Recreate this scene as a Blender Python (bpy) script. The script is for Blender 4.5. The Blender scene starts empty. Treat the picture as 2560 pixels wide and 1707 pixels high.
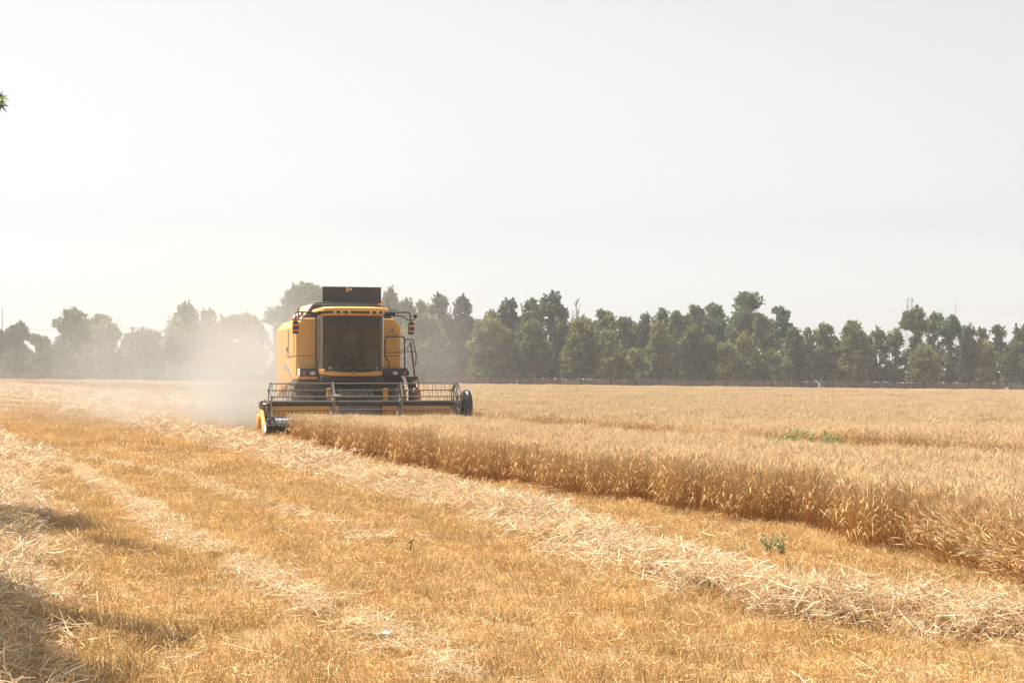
import bpy, bmesh, math, random
import numpy as np
from mathutils import Vector, Matrix

# ------------------------------------------------------------------ camera, sky, sun, exposure
S = bpy.context.scene
COL = S.collection
R = math.radians
F = 3800.0           # focal length in photo pixels (photo 2560 x 1707)
CAMZ = 1.75
SLOPE = 0.0107       # the field falls gently to the right
SUN_AZ = (-0.78, 0.63)    # horizontal direction towards the sun (behind and left of the machine)
SUN_EL = 62.0

cam = bpy.data.objects.new("camera", bpy.data.cameras.new("camera"))
COL.objects.link(cam)
cam.location = (0, 0, CAMZ)
cam.rotation_euler = (R(90) + math.atan(86.5 / F), 0, 0)
cam.data.sensor_width = 36.0
cam.data.lens = 36.0 * F / 2560.0
cam.data.clip_start = 0.1
cam.data.clip_end = 6000.0
S.camera = cam

W = bpy.data.worlds.new("World")
S.world = W
W.use_nodes = True
wn, wl = W.node_tree.nodes, W.node_tree.links
sky = wn.new("ShaderNodeTexSky")
sky.sky_type = 'NISHITA'
sky.sun_disc = False
sky.sun_elevation = R(SUN_EL)
sky.sun_rotation = math.atan2(SUN_AZ[0], SUN_AZ[1])
sky.air_density = 1.2
sky.dust_density = 0.7
sky.ozone_density = 1.0
hs = wn.new("ShaderNodeHueSaturation")
hs.inputs['Saturation'].default_value = 0.11
wl.new(sky.outputs[0], hs.inputs['Color'])
wl.new(hs.outputs[0], wn['Background'].inputs['Color'])
wn['Background'].inputs['Strength'].default_value = 0.067

sl = bpy.data.lights.new("sun", 'SUN')
sl.energy = 5.0
sl.angle = R(0.6)
sl.color = (1.0, 0.95, 0.87)
sun = bpy.data.objects.new("sun", sl)
COL.objects.link(sun)
ce = math.cos(R(SUN_EL))
n_ = math.hypot(*SUN_AZ)
SUNV = Vector((SUN_AZ[0] / n_ * ce, SUN_AZ[1] / n_ * ce, math.sin(R(SUN_EL))))
sun.rotation_euler = SUNV.to_track_quat('Z', 'Y').to_euler()
sun.location = (-30, 20, 60)

S.view_settings.view_transform = 'Standard'
S.view_settings.look = 'None'
S.view_settings.exposure = 1.10
S.view_settings.gamma = 1.0
S.cycles.max_bounces = 6
S.cycles.diffuse_bounces = 3
S.cycles.glossy_bounces = 3
S.cycles.transmission_bounces = 4
S.cycles.transparent_max_bounces = 8
S.cycles.volume_bounces = 0
S.cycles.volume_step_rate = 1.0
S.cycles.use_denoising = True

rnd = random.Random(7)
rng = np.random.default_rng(11)

# ------------------------------------------------------------------ helpers
def zg(x):
    return -SLOPE * x

def G(px, row):
    """photo pixel -> point on the sloping field"""
    Y = CAMZ * F / (row - 940.0 - SLOPE * (px - 1280.0))
    X = (px - 1280.0) / F * Y
    return X, Y

def P(px, row, Y):
    """photo pixel at a known distance -> x, z"""
    return (px - 1280.0) / F * Y, CAMZ + (940.0 - row) / F * Y

def tag(o, label=None, cat=None, group=None, kind=None):
    if label: o['label'] = label
    if cat: o['category'] = cat
    if group: o['group'] = group
    if kind: o['kind'] = kind
    return o

def empty(name, loc, rz=0.0, **k):
    o = bpy.data.objects.new(name, None)
    COL.objects.link(o)
    o.location = loc
    o.rotation_euler = (0, 0, rz)
    o.empty_display_size = 0.2
    return tag(o, **k)

def link_mesh(name, me, mat, parent=None, **k):
    o = bpy.data.objects.new(name, me)
    if mat is not None:
        for m in (mat if isinstance(mat, (list, tuple)) else [mat]):
            me.materials.append(m)
    COL.objects.link(o)
    if parent is not None:
        o.parent = parent
    return tag(o, **k)

def np_mesh(name, V, quads=None, tris=None, cols=None, smooth=False):
    me = bpy.data.meshes.new(name)
    V = np.asarray(V, np.float32).reshape(-1, 3)
    q = np.zeros((0, 4), np.int32) if quads is None else np.asarray(quads, np.int32).reshape(-1, 4)
    t = np.zeros((0, 3), np.int32) if tris is None else np.asarray(tris, np.int32).reshape(-1, 3)
    me.vertices.add(len(V))
    me.vertices.foreach_set("co", V.ravel())
    loops = np.concatenate([q.ravel(), t.ravel()])
    me.loops.add(len(loops))
    me.loops.foreach_set("vertex_index", loops)
    n = len(q) + len(t)
    me.polygons.add(n)
    starts = np.concatenate([np.arange(len(q)) * 4, len(q) * 4 + np.arange(len(t)) * 3]).astype(np.int32)
    me.polygons.foreach_set("loop_start", starts)
    me.update(calc_edges=True)
    if smooth:
        me.polygons.foreach_set("use_smooth", np.ones(n, bool))
    if cols is not None:
        a = me.attributes.new("col", 'FLOAT_COLOR', 'POINT')
        c = np.ones((len(V), 4), np.float32)
        c[:, :3] = np.asarray(cols, np.float32).reshape(-1, 3)
        a.data.foreach_set("color", c.ravel())
    me.validate()
    return me

class Soup:
    """vectorised collector of thin tubes, ribbons and leaves with per-vertex colour"""
    def __init__(s):
        s.V, s.Q, s.T, s.C, s.n = [], [], [], [], 0
    def add(s, V, C, Q=None, T=None):
        V = V.reshape(-1, 3)
        C = np.broadcast_to(C, V.shape) if C.ndim < 2 else C.reshape(-1, 3)
        s.V.append(V); s.C.append(C)
        if Q is not None: s.Q.append(Q.reshape(-1, 4) + s.n)
        if T is not None: s.T.append(T.reshape(-1, 3) + s.n)
        s.n += len(V)
    def tubes(s, path, rad, col, sides=3):
        """path (N,m,3), rad (N,m), col (N,m,3)"""
        N, m, _ = path.shape
        d = path[:, -1] - path[:, 0]
        d /= np.linalg.norm(d, axis=1, keepdims=True) + 1e-9
        ref = rng.normal(size=(N, 3))
        n1 = np.cross(d, ref); n1 /= np.linalg.norm(n1, axis=1, keepdims=True) + 1e-9
        n2 = np.cross(d, n1)
        a = np.arange(sides) * 2 * np.pi / sides
        ring = n1[:, None, :] * np.cos(a)[None, :, None] + n2[:, None, :] * np.sin(a)[None, :, None]
        V = path[:, :, None, :] + ring[:, None, :, :] * rad[:, :, None, None]
        C = np.repeat(col[:, :, None, :], sides, axis=2)
        base = (np.arange(N) * m * sides)[:, None, None]
        i = np.arange(m - 1)[None, :, None] * sides
        k = np.arange(sides)[None, None, :]
        k2 = (k + 1) % sides
        Q = np.stack([base + i + k, base + i + k2, base + i + sides + k2, base + i + sides + k], -1)
        s.add(V, C, Q=Q)
    def ribbons(s, path, wid, col, wdir):
        """path (N,m,3), wid (N,m), wdir (N,3)"""
        N, m, _ = path.shape
        V = np.stack([path - wdir[:, None] * wid[..., None], path + wdir[:, None] * wid[..., None]], 2)
        C = np.repeat(col[:, :, None, :], 2, axis=2)
        base = (np.arange(N) * m * 2)[:, None]
        i = np.arange(m - 1)[None, :] * 2
        Q = np.stack([base + i, base + i + 1, base + i + 3, base + i + 2], -1)
        s.add(V, C, Q=Q)
    def mesh(s, name):
        return np_mesh(name, np.concatenate(s.V), np.concatenate(s.Q) if s.Q else None,
                       np.concatenate(s.T) if s.T else None, np.concatenate(s.C))

class MB:
    """small hard-surface builder on a bmesh"""
    def __init__(s): s.bm = bmesh.new()
    def box(s, x0, x1, y0, y1, z0, z1, M=None):
        v = [Vector((x, y, z)) for x in (x0, x1) for y in (y0, y1) for z in (z0, z1)]
        if M is not None: v = [M @ p for p in v]
        b = [s.bm.verts.new(p) for p in v]
        for f in ((0, 1, 3, 2), (4, 6, 7, 5), (0, 4, 5, 1), (2, 3, 7, 6), (0, 2, 6, 4), (1, 5, 7, 3)):
            s.bm.faces.new([b[i] for i in f])
        return s
    def loft(s, rings, close=True, caps=True):
        rs = [[s.bm.verts.new(p) for p in r] for r in rings]
        n = len(rs[0])
        for a, b in zip(rs, rs[1:]):
            for i in range(n if close else n - 1):
                j = (i + 1) % n
                s.bm.faces.new((a[i], a[j], b[j], b[i]))
        if caps and close:
            s.bm.faces.new(list(reversed(rs[0])))
            s.bm.faces.new(rs[-1])
        return s
    def tube(s, pts, r, sides=8, r_end=None):
        pts = [Vector(p) for p in pts]
        rings = []
        up = None
        for i, p in enumerate(pts):
            d = (pts[min(i + 1, len(pts) - 1)] - pts[max(i - 1, 0)]).normalized()
            if up is None:
                up = Vector((0, 0, 1)) if abs(d.z) < 0.9 else Vector((0, 1, 0))
            a = d.cross(up).normalized()
            b = a.cross(d).normalized()
            up = b
            rr = r if r_end is None else r + (r_end - r) * i / (len(pts) - 1)
            rings.append([p + a * rr * math.cos(t) + b * rr * math.sin(t) for t in
                          [2 * math.pi * k / sides for k in range(sides)]])
        return s.loft(rings)
    def bend(s, pts, r, sides=8, k=5, rad=0.12):
        """tube with rounded corners"""
        pts = [Vector(p) for p in pts]
        out = [pts[0]]
        for a, b, c in zip(pts, pts[1:], pts[2:]):
            ra = min(rad, (b - a).length * .45, (c - b).length * .45)
            p0 = b + (a - b).normalized() * ra
            p2 = b + (c - b).normalized() * ra
            for i in range(k + 1):
                t = i / k
                out.append(p0 * (1 - t) ** 2 + b * 2 * t * (1 - t) + p2 * t * t)
        out.append(pts[-1])
        return s.tube(out, r, sides)
    def prism(s, poly, axis, a, b):
        """extrude a 2D polygon along axis 'x','y' or 'z' from a to b"""
        def p(u, v, w):
            return {'x': (w, u, v), 'y': (u, w, v), 'z': (u, v, w)}[axis]
        return s.loft([[Vector(p(u, v, a)) for u, v in poly], [Vector(p(u, v, b)) for u, v in poly]])
    def lathe(s, prof, axis, c, n=24):
        """prof list of (r, w) turned about an axis through c"""
        rings = []
        for r_, w in prof:
            ring = []
            for k in range(n):
                t = 2 * math.pi * k / n
                u, v = r_ * math.cos(t), r_ * math.sin(t)
                q = {'x': (w, u, v), 'y': (u, w, v), 'z': (u, v, w)}[axis]
                ring.append(Vector(c) + Vector(q))
            rings.append(ring)
        return s.loft(rings)
    def build(s, name, mat, parent=None, bevel=0.0, seg=2, angle=40, **k):
        bmesh.ops.remove_doubles(s.bm, verts=s.bm.verts, dist=1e-5)
        bmesh.ops.recalc_face_normals(s.bm, faces=s.bm.faces)
        me = bpy.data.meshes.new(name)
        s.bm.to_mesh(me); s.bm.free()
        me.polygons.foreach_set("use_smooth", np.ones(len(me.polygons), bool))
        me.set_sharp_from_angle(angle=R(angle))
        o = link_mesh(name, me, mat, parent, **k)
        if bevel > 0:
            m = o.modifiers.new("bevel", 'BEVEL')
            m.width = bevel; m.segments = seg; m.limit_method = 'ANGLE'; m.angle_limit = R(35)
        return o

# ------------------------------------------------------------------ materials
def nodes(name):
    m = bpy.data.materials.new(name)
    m.use_nodes = True
    nt = m.node_tree
    for n in list(nt.nodes): nt.nodes.remove(n)
    out = nt.nodes.new("ShaderNodeOutputMaterial")
    return m, nt, out

def paint(name, col, rough=0.5, metal=0.0, dust=0.25, dustcol=(0.46, 0.35, 0.23), scale=2.2, spec=0.4):
    """painted or metal surface with an uneven coat of field dust"""
    m, nt, out = nodes(name)
    N, Lk = nt.nodes, nt.links
    b = N.new("ShaderNodeBsdfPrincipled")
    tc = N.new("ShaderNodeTexCoord")
    no = N.new("ShaderNodeTexNoise"); no.inputs['Scale'].default_value = scale; no.inputs['Detail'].default_value = 6
    no2 = N.new("ShaderNodeTexNoise"); no2.inputs['Scale'].default_value = scale * 14; no2.inputs['Detail'].default_value = 4
    Lk.new(tc.outputs['Object'], no.inputs['Vector']); Lk.new(tc.outputs['Object'], no2.inputs['Vector'])
    ad = N.new("ShaderNodeMath"); ad.operation = 'ADD'
    mu = N.new("ShaderNodeMath"); mu.operation = 'MULTIPLY'; mu.inputs[1].default_value = 0.35
    Lk.new(no2.outputs['Fac'], mu.inputs[0]); Lk.new(no.outputs['Fac'], ad.inputs[0]); Lk.new(mu.outputs[0], ad.inputs[1])
    mr = N.new("ShaderNodeMapRange")
    mr.inputs['From Min'].default_value = 0.45; mr.inputs['From Max'].default_value = 0.95
    mr.inputs['To Min'].default_value = dust * 0.4; mr.inputs['To Max'].default_value = min(1.0, dust * 1.6)
    Lk.new(ad.outputs[0], mr.inputs['Value'])
    mx = N.new("ShaderNodeMix"); mx.data_type = 'RGBA'
    mx.inputs['A'].default_value = (*col, 1); mx.inputs['B'].default_value = (*dustcol, 1)
    Lk.new(mr.outputs[0], mx.inputs['Factor'])
    Lk.new(mx.outputs['Result'], b.inputs['Base Color'])
    rr = N.new("ShaderNodeMapRange"); rr.inputs['To Min'].default_value = rough; rr.inputs['To Max'].default_value = min(1, rough + .4)
    Lk.new(mr.outputs[0], rr.inputs['Value']); Lk.new(rr.outputs[0], b.inputs['Roughness'])
    b.inputs['Metallic'].default_value = metal
    b.inputs['Specular IOR Level'].default_value = spec
    Lk.new(b.outputs[0], out.inputs['Surface'])
    return m

def plant_mat(name, trans=0.3, gloss=0.04, tint=(1, 1, 1), vary=0.25, rough=0.5):
    """leaf or straw: colour from the mesh, varied from one instance to the next"""
    m, nt, out = nodes(name)
    N, Lk = nt.nodes, nt.links
    at = N.new("ShaderNodeAttribute"); at.attribute_name = "col"
    oi = N.new("ShaderNodeObjectInfo")
    mr = N.new("ShaderNodeMapRange"); mr.inputs['To Min'].default_value = 1 - vary; mr.inputs['To Max'].default_value = 1 + vary
    Lk.new(oi.outputs['Random'], mr.inputs['Value'])
    vm = N.new("ShaderNodeVectorMath"); vm.operation = 'SCALE'
    Lk.new(at.outputs['Color'], vm.inputs[0]); Lk.new(mr.outputs[0], vm.inputs['Scale'])
    vt = N.new("ShaderNodeVectorMath"); vt.operation = 'MULTIPLY'; vt.inputs[1].default_value = tint
    Lk.new(vm.outputs[0], vt.inputs[0])
    d = N.new("ShaderNodeBsdfDiffuse"); t = N.new("ShaderNodeBsdfTranslucent")
    Lk.new(vt.outputs[0], d.inputs['Color']); Lk.new(vt.outputs[0], t.inputs['Color'])
    a = N.new("ShaderNodeMixShader"); a.inputs[0].default_value = trans
    Lk.new(d.outputs[0], a.inputs[1]); Lk.new(t.outputs[0], a.inputs[2])
    last = a
    if gloss > 0:
        g = N.new("ShaderNodeBsdfGlossy"); g.inputs['Roughness'].default_value = rough
        g.inputs['Color'].default_value = (.9, .85, .75, 1)
        b = N.new("ShaderNodeMixShader"); b.inputs[0].default_value = gloss
        Lk.new(a.outputs[0], b.inputs[1]); Lk.new(g.outputs[0], b.inputs[2]); last = b
    Lk.new(last.outputs[0], out.inputs['Surface'])
    return m

def noisy(name, c1, c2, scale=1.0, rough=0.9, detail=8, bump=0.0, stretch=None, c3=None, scale3=0.08):
    m, nt, out = nodes(name)
    N, Lk = nt.nodes, nt.links
    b = N.new("ShaderNodeBsdfPrincipled"); b.inputs['Roughness'].default_value = rough
    b.inputs['Specular IOR Level'].default_value = 0.2
    tc = N.new("ShaderNodeTexCoord")
    mp = N.new("ShaderNodeMapping"); Lk.new(tc.outputs['Object'], mp.inputs['Vector'])
    if stretch: mp.inputs['Scale'].default_value = stretch
    no = N.new("ShaderNodeTexNoise"); no.inputs['Scale'].default_value = scale; no.inputs['Detail'].default_value = detail
    no.inputs['Roughness'].default_value = 0.65
    Lk.new(mp.outputs[0], no.inputs['Vector'])
    cr = N.new("ShaderNodeValToRGB")
    cr.color_ramp.elements[0].position = 0.33; cr.color_ramp.elements[0].color = (*c1, 1)
    cr.color_ramp.elements[1].position = 0.68; cr.color_ramp.elements[1].color = (*c2, 1)
    Lk.new(no.outputs['Fac'], cr.inputs[0])
    last = cr.outputs[0]
    if c3:
        n3 = N.new("ShaderNodeTexNoise"); n3.inputs['Scale'].default_value = scale3; n3.inputs['Detail'].default_value = 5
        Lk.new(mp.outputs[0], n3.inputs['Vector'])
        mr = N.new("ShaderNodeMapRange"); mr.inputs['From Min'].default_value = .45; mr.inputs['From Max'].default_value = .65
        Lk.new(n3.outputs['Fac'], mr.inputs['Value'])
        mx = N.new("ShaderNodeMix"); mx.data_type = 'RGBA'; mx.inputs['B'].default_value = (*c3, 1)
        Lk.new(mr.outputs[0], mx.inputs['Factor']); Lk.new(last, mx.inputs['A']); last = mx.outputs['Result']
    Lk.new(last, b.inputs['Base Color'])
    if bump:
        bp = N.new("ShaderNodeBump"); bp.inputs['Strength'].default_value = bump; bp.inputs['Distance'].default_value = 0.05
        Lk.new(no.outputs['Fac'], bp.inputs['Height']); Lk.new(bp.outputs[0], b.inputs['Normal'])
    Lk.new(b.outputs[0], out.inputs['Surface'])
    return m

YEL = (0.70, 0.345, 0.030)
M_yellow = paint("yellow_paint", YEL, 0.38, dust=0.19, dustcol=(0.58, 0.44, 0.28))
M_yellow2 = paint("yellow_paint_header", (0.66, 0.30, 0.022), 0.42, dust=0.16)
M_black = paint("black_plastic", (0.020, 0.019, 0.023), 0.55, dust=0.06)
M_darkmet = paint("dark_steel", (0.028, 0.026, 0.028), 0.42, metal=0.3, dust=0.09)
M_steel = paint("worn_steel", (0.20, 0.195, 0.20), 0.36, metal=0.7, dust=0.14)
M_bright = paint("bright_steel", (0.62, 0.64, 0.67), 0.28, metal=0.9, dust=0.08)
M_tyre = paint("tyre_rubber", (0.026, 0.025, 0.025), 0.8, dust=0.40, scale=3)
M_grey = paint("grey_dusty", (0.30, 0.28, 0.26), 0.6, dust=0.35)
M_orange = paint("orange_stripe", (0.55, 0.18, 0.02), 0.5, dust=0.15)
M_white = paint("white_paint", (0.75, 0.75, 0.74), 0.5, dust=0.15)
M_red = paint("red_paint", (0.42, 0.03, 0.03), 0.5, dust=0.2)
M_green = paint("green_cloth", (0.04, 0.24, 0.10), 0.8, dust=0.1)
M_redcloth = paint("red_cloth", (0.50, 0.04, 0.05), 0.8, dust=0.05)
M_redlens = paint("red_lens", (0.35, 0.05, 0.035), 0.25, dust=0.1)
M_lens = paint("lamp_lens", (0.55, 0.55, 0.52), 0.15, dust=0.2)
M_interior = paint("cab_interior", (0.050, 0.044, 0.037), 0.8, dust=0.1)
M_seat = paint("seat_fabric", (0.10, 0.13, 0.145), 0.9, dust=0.05)
M_hose = paint("grey_hose", (0.32, 0.30, 0.28), 0.7, dust=0.3)
M_rust = paint("dull_red_paint", (0.20, 0.055, 0.045), 0.6, dust=0.35)

def glass_mat(d0=.05, d1=.16):
    m, nt, out = nodes("tinted_glass")
    N, Lk = nt.nodes, nt.links
    t = N.new("ShaderNodeBsdfTransparent"); t.inputs['Color'].default_value = (0.42, 0.46, 0.44, 1)
    g = N.new("ShaderNodeBsdfGlossy"); g.inputs['Roughness'].default_value = 0.06
    d = N.new("ShaderNodeBsdfDiffuse"); d.inputs['Color'].default_value = (0.30, 0.25, 0.19, 1)
    fr = N.new("ShaderNodeFresnel"); fr.inputs['IOR'].default_value = 1.5
    tc = N.new("ShaderNodeTexCoord"); no = N.new("ShaderNodeTexNoise"); no.inputs['Scale'].default_value = 3; no.inputs['Detail'].default_value = 6
    Lk.new(tc.outputs['Object'], no.inputs['Vector'])
    mr = N.new("ShaderNodeMapRange"); mr.inputs['To Min'].default_value = d0; mr.inputs['To Max'].default_value = d1
    Lk.new(no.outputs['Fac'], mr.inputs['Value'])
    a = N.new("ShaderNodeMixShader"); Lk.new(mr.outputs[0], a.inputs[0]); Lk.new(t.outputs[0], a.inputs[1]); Lk.new(d.outputs[0], a.inputs[2])
    b = N.new("ShaderNodeMixShader"); Lk.new(fr.outputs[0], b.inputs[0]); Lk.new(a.outputs[0], b.inputs[1]); Lk.new(g.outputs[0], b.inputs[2])
    Lk.new(b.outputs[0], out.inputs['Surface'])
    return m
M_glass = glass_mat(.02, .09)
M_glass_lit = glass_mat(.18, .38)  # lit copy of the glass: paler diffuse film paints sunlight on the left pane

def emit_mat(name, col, e):
    m, nt, out = nodes(name)
    b = nt.nodes.new("ShaderNodeBsdfPrincipled")
    b.inputs['Base Color'].default_value = (*col, 1)
    b.inputs['Emission Color'].default_value = (*col, 1)
    b.inputs['Emission Strength'].default_value = e
    nt.links.new(b.outputs[0], out.inputs['Surface'])
    return m
M_amber = emit_mat("amber_beacon", (1.0, 0.36, 0.03), 14.0)

M_straw = plant_mat("straw", 0.25, 0.05, vary=0.12)
M_wheat = plant_mat("wheat", 0.30, 0.03, vary=0.12)
M_stub = plant_mat("stubble_straw", 0.25, 0.02, vary=0.20)
M_leaf = plant_mat("leaves", 0.42, 0.04, vary=0.10, rough=0.45)
M_weed = plant_mat("weed_leaves", 0.35, 0.03, vary=0.15)
M_bark = noisy("bark", (0.07, 0.055, 0.042), (0.16, 0.13, 0.10), 6, 0.95, bump=0.5)
M_twig = noisy("twig", (0.13, 0.11, 0.09), (0.22, 0.19, 0.16), 6, 0.95)
M_soil = noisy("field_soil", (0.25, 0.16, 0.075), (0.44, 0.29, 0.14), 14.0, 0.95, bump=0.8, c3=(0.35, 0.215, 0.095), scale3=0.25)
M_mud = noisy("mud_wall", (0.17, 0.125, 0.105), (0.23, 0.17, 0.145), 0.6, 0.95, c3=(0.20, 0.145, 0.125), scale3=0.15)
M_plaster = noisy("pale_plaster", (0.27, 0.265, 0.26), (0.36, 0.35, 0.34), 0.8, 0.9)
M_concrete = noisy("concrete_post", (0.20, 0.185, 0.175), (0.30, 0.28, 0.265), 3, 0.9)
M_roof = noisy("grey_roof", (0.28, 0.27, 0.27), (0.40, 0.38, 0.37), 2, 0.8)
M_galv = noisy("galvanised_steel", (0.22, 0.23, 0.25), (0.31, 0.32, 0.34), 5, 0.6)
M_paper = noisy("white_paper", (0.70, 0.70, 0.70), (0.82, 0.82, 0.82), 9, 0.8)
M_pole = noisy("grey_pole", (0.13, 0.115, 0.105), (0.2, 0.18, 0.165), 4, 0.9)

# ------------------------------------------------------------------ field layout
YAW = R(14)
CY, SY = math.cos(YAW), math.sin(YAW)
MO = (-3.84, 41.07)                    # machine origin: ground under the tip line of the header

def loc_xy(X, Y):
    dx, dy = X - MO[0], Y - MO[1]
    return dx * CY + dy * SY, -dx * SY + dy * CY

EDGE_Y = [0, 3, 8, 11, 13.2, 16.6, 20.2, 26.2, 33, 40.6, 41.0, 42.0, 128, 156, 178, 190]
EDGE_X = [7.5, 6.6, 5.7, 4.95, 4.4, 3.53, 1.87, -0.95, -3.5, -5.88, -5.88, -1.2, -22.6, -41, -62, -72]
NLIP = np.array([(-1.2, 41.5), (-0.75, 37), (0.2, 31.5), (3.9, 25.5), (7.06, 21), (10, 16.8), (13, 12.5), (20, 3)])
GAPW = np.array([1.0, 2.6, 4.6, 5.6, 5.4, 5.4, 5.4, 5.4])

def wob(Y, k=0.0):
    return 0.22 * np.sin(Y * 1.9 + k) + 0.14 * np.sin(Y * 4.3 + 1.3 + k) + 0.08 * np.sin(Y * 9.1 + 2 + k)

def in_gap(X, Y):
    yy = NLIP[::-1, 1]
    n = np.interp(Y, yy, NLIP[::-1, 0]); w = np.interp(Y, yy, GAPW[::-1])
    return (Y < 41.5) & (X > n + wob(Y, 2) * .6) & (X < n + w + wob(Y, 5) * .6)

def in_wheat(X, Y):
    e = np.interp(Y, EDGE_Y, EDGE_X) + wob(Y) * 0.9 * np.clip((45 - Y) / 10 + .4, .4, 1)
    lx, ly = loc_xy(X, Y)
    cut = (lx > -3.1) & (lx < 2.80) & (ly > 0.30) & (ly < 85)
    # a ragged, half-cut strip in front of the left end of the header
    return (X > e) & ~cut & ~in_gap(X, Y) & (Y < 178)

def pxline(pts, k=1.0884):
    return np.array([G(a * k, b * k) for a, b in pts])

ROW_A = np.array([(-60, 168), (-47, 135)] + [tuple(p) for p in pxline([(0, 990), (100, 997), (190, 1025), (350, 1055), (480, 1095), (600, 1122), (720, 1152), (850, 1185), (1000, 1226), (1143, 1256), (1306, 1300), (1524, 1390), (1741, 1468), (1959, 1530), (2285, 1570), (2560, 1612), (2750, 1640)], 1.0)])
ROW_C = np.array([(-62, 172)] + [tuple(p) for p in pxline([(0, 963), (115, 977), (268, 1000), (420, 1019), (574, 1032), (640, 1038)], 1.0)])
ROW_D = np.array([(-40, 110), (-20.5, 56), (-14.3, 40), (-9.6, 28), (-6.9, 20), (-5.5, 16), (-4.5, 12.7), (-3.7, 9.7), (-3.1, 7.5), (-2.5, 5)])
ROW_E = pxline([(100, 1040), (170, 1085), (300, 1150), (400, 1230), (500, 1290), (640, 1350), (800, 1435), (1000, 1530), (1080, 1580)])
ROW_F = pxline([(200, 1060), (420, 1100), (700, 1200), (860, 1260)])
ROWS = [(ROW_A, 0.62, 0.22), (ROW_C, 0.8, 0.12), (ROW_D, 0.75, 0.20)]

def dist_line(X, Y, line):
    X = np.asarray(X, float); Y = np.asarray(Y, float)
    best = np.full(X.shape, 1e9)
    for a, b in zip(line, line[1:]):
        d = b - a; L2 = d @ d
        t = np.clip(((X - a[0]) * d[0] + (Y - a[1]) * d[1]) / L2, 0, 1)
        best = np.minimum(best, np.hypot(X - a[0] - t * d[0], Y - a[1] - t * d[1]))
    return best

def vnoise(X, Y, s, seed=0):
    """cheap smooth noise in 0..1"""
    X = np.asarray(X, float) / s; Y = np.asarray(Y, float) / s
    xi, yi = np.floor(X), np.floor(Y)
    fx, fy = X - xi, Y - yi
    fx = fx * fx * (3 - 2 * fx); fy = fy * fy * (3 - 2 * fy)
    def h(a, b):
        v = np.sin(a * 127.1 + b * 311.7 + seed * 74.7) * 43758.5453
        return v - np.floor(v)
    return (h(xi, yi) * (1 - fx) + h(xi + 1, yi) * fx) * (1 - fy) + (h(xi, yi + 1) * (1 - fx) + h(xi + 1, yi + 1) * fx) * fy

POCKETS = [(*G(a, b), c) for a, b, c in ((2190, 1585, .26), (2330, 1630, .22), (1535, 1352, .20), (1800, 1512, .20), (2020, 1560, .15), (1190, 1290, .20), (1430, 1372, .16), (690, 1165, .25), (950, 1245, .2), (60, 1325, .25), (40, 1210, .3))]

def pocket(X, Y):
    k = np.zeros(np.shape(X))
    for a, b, c in POCKETS:
        k = np.maximum(k, np.exp(-(((X - a) / c) ** 2 + ((Y - b) / (c * 1.5)) ** 2)))
    return k

def mound(X, Y, rim=.22):
    h = np.zeros(np.shape(X))
    for ln, w, hh in ROWS:
        d = dist_line(X, Y, ln)
        k = hh * (0.15 + 1.1 * vnoise(X, Y, 1.1, 3) + .5 * vnoise(X, Y, .45, 4))
        h = np.maximum(h, k * np.exp(-(d / (w * .62)) ** 2))
    pk = pocket(X, Y)
    return h + rim * np.clip(pk * 2.4, 0, 1) * (1 - pk) - .10 * pk ** 3

def zground(X, Y):
    z = -SLOPE * np.asarray(X, float)
    near = np.clip((60 - np.asarray(Y)) / 20, 0, 1)
    return z + near * (0.05 * (vnoise(X, Y, 2.1, 1) - .5) + 0.03 * (vnoise(X, Y, .6, 2) - .5))

# ground sheet: fine near the camera, coarse far away
xs = np.concatenate([np.linspace(-420, -60, 19)[:-1], np.linspace(-60, -16, 23)[:-1], np.arange(-16, 12, .16), np.linspace(12, 60, 25), np.linspace(60, 420, 19)[1:]])
ys = np.concatenate([np.linspace(-40, 4, 12)[:-1], np.arange(4, 46, .16), np.linspace(46, 120, 60), np.linspace(120, 620, 40)[1:]])
GX, GY = np.meshgrid(xs, ys)
GZ = zground(GX, GY) + np.where(GY < 60, mound(GX, GY, 0) * .5, 0)
nx, ny = len(xs), len(ys)
ii = (np.arange(ny - 1)[:, None] * nx + np.arange(nx - 1)[None, :])
quads = np.stack([ii, ii + 1, ii + nx + 1, ii + nx], -1)
gme = np_mesh("ground", np.stack([GX, GY, GZ], -1), quads, smooth=True)
ground = link_mesh("ground", gme, M_soil, kind='structure')

# ------------------------------------------------------------------ scatter by instances (only for what nobody could count)
def cells(y0, y1, cell, xmin=-1e9, xmax=1e9):
    pts = []
    Y = np.arange(y0, y1, cell)
    for y in Y:
        half = 0.345 * y + 2.5 + 0.02 * y
        x = np.arange(max(-half, xmin), min(half, xmax), cell)
        pts.append(np.stack([x, np.full(len(x), y)], 1))
    p = np.concatenate(pts)
    return p + rng.uniform(-.5, .5, p.shape) * cell

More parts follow.
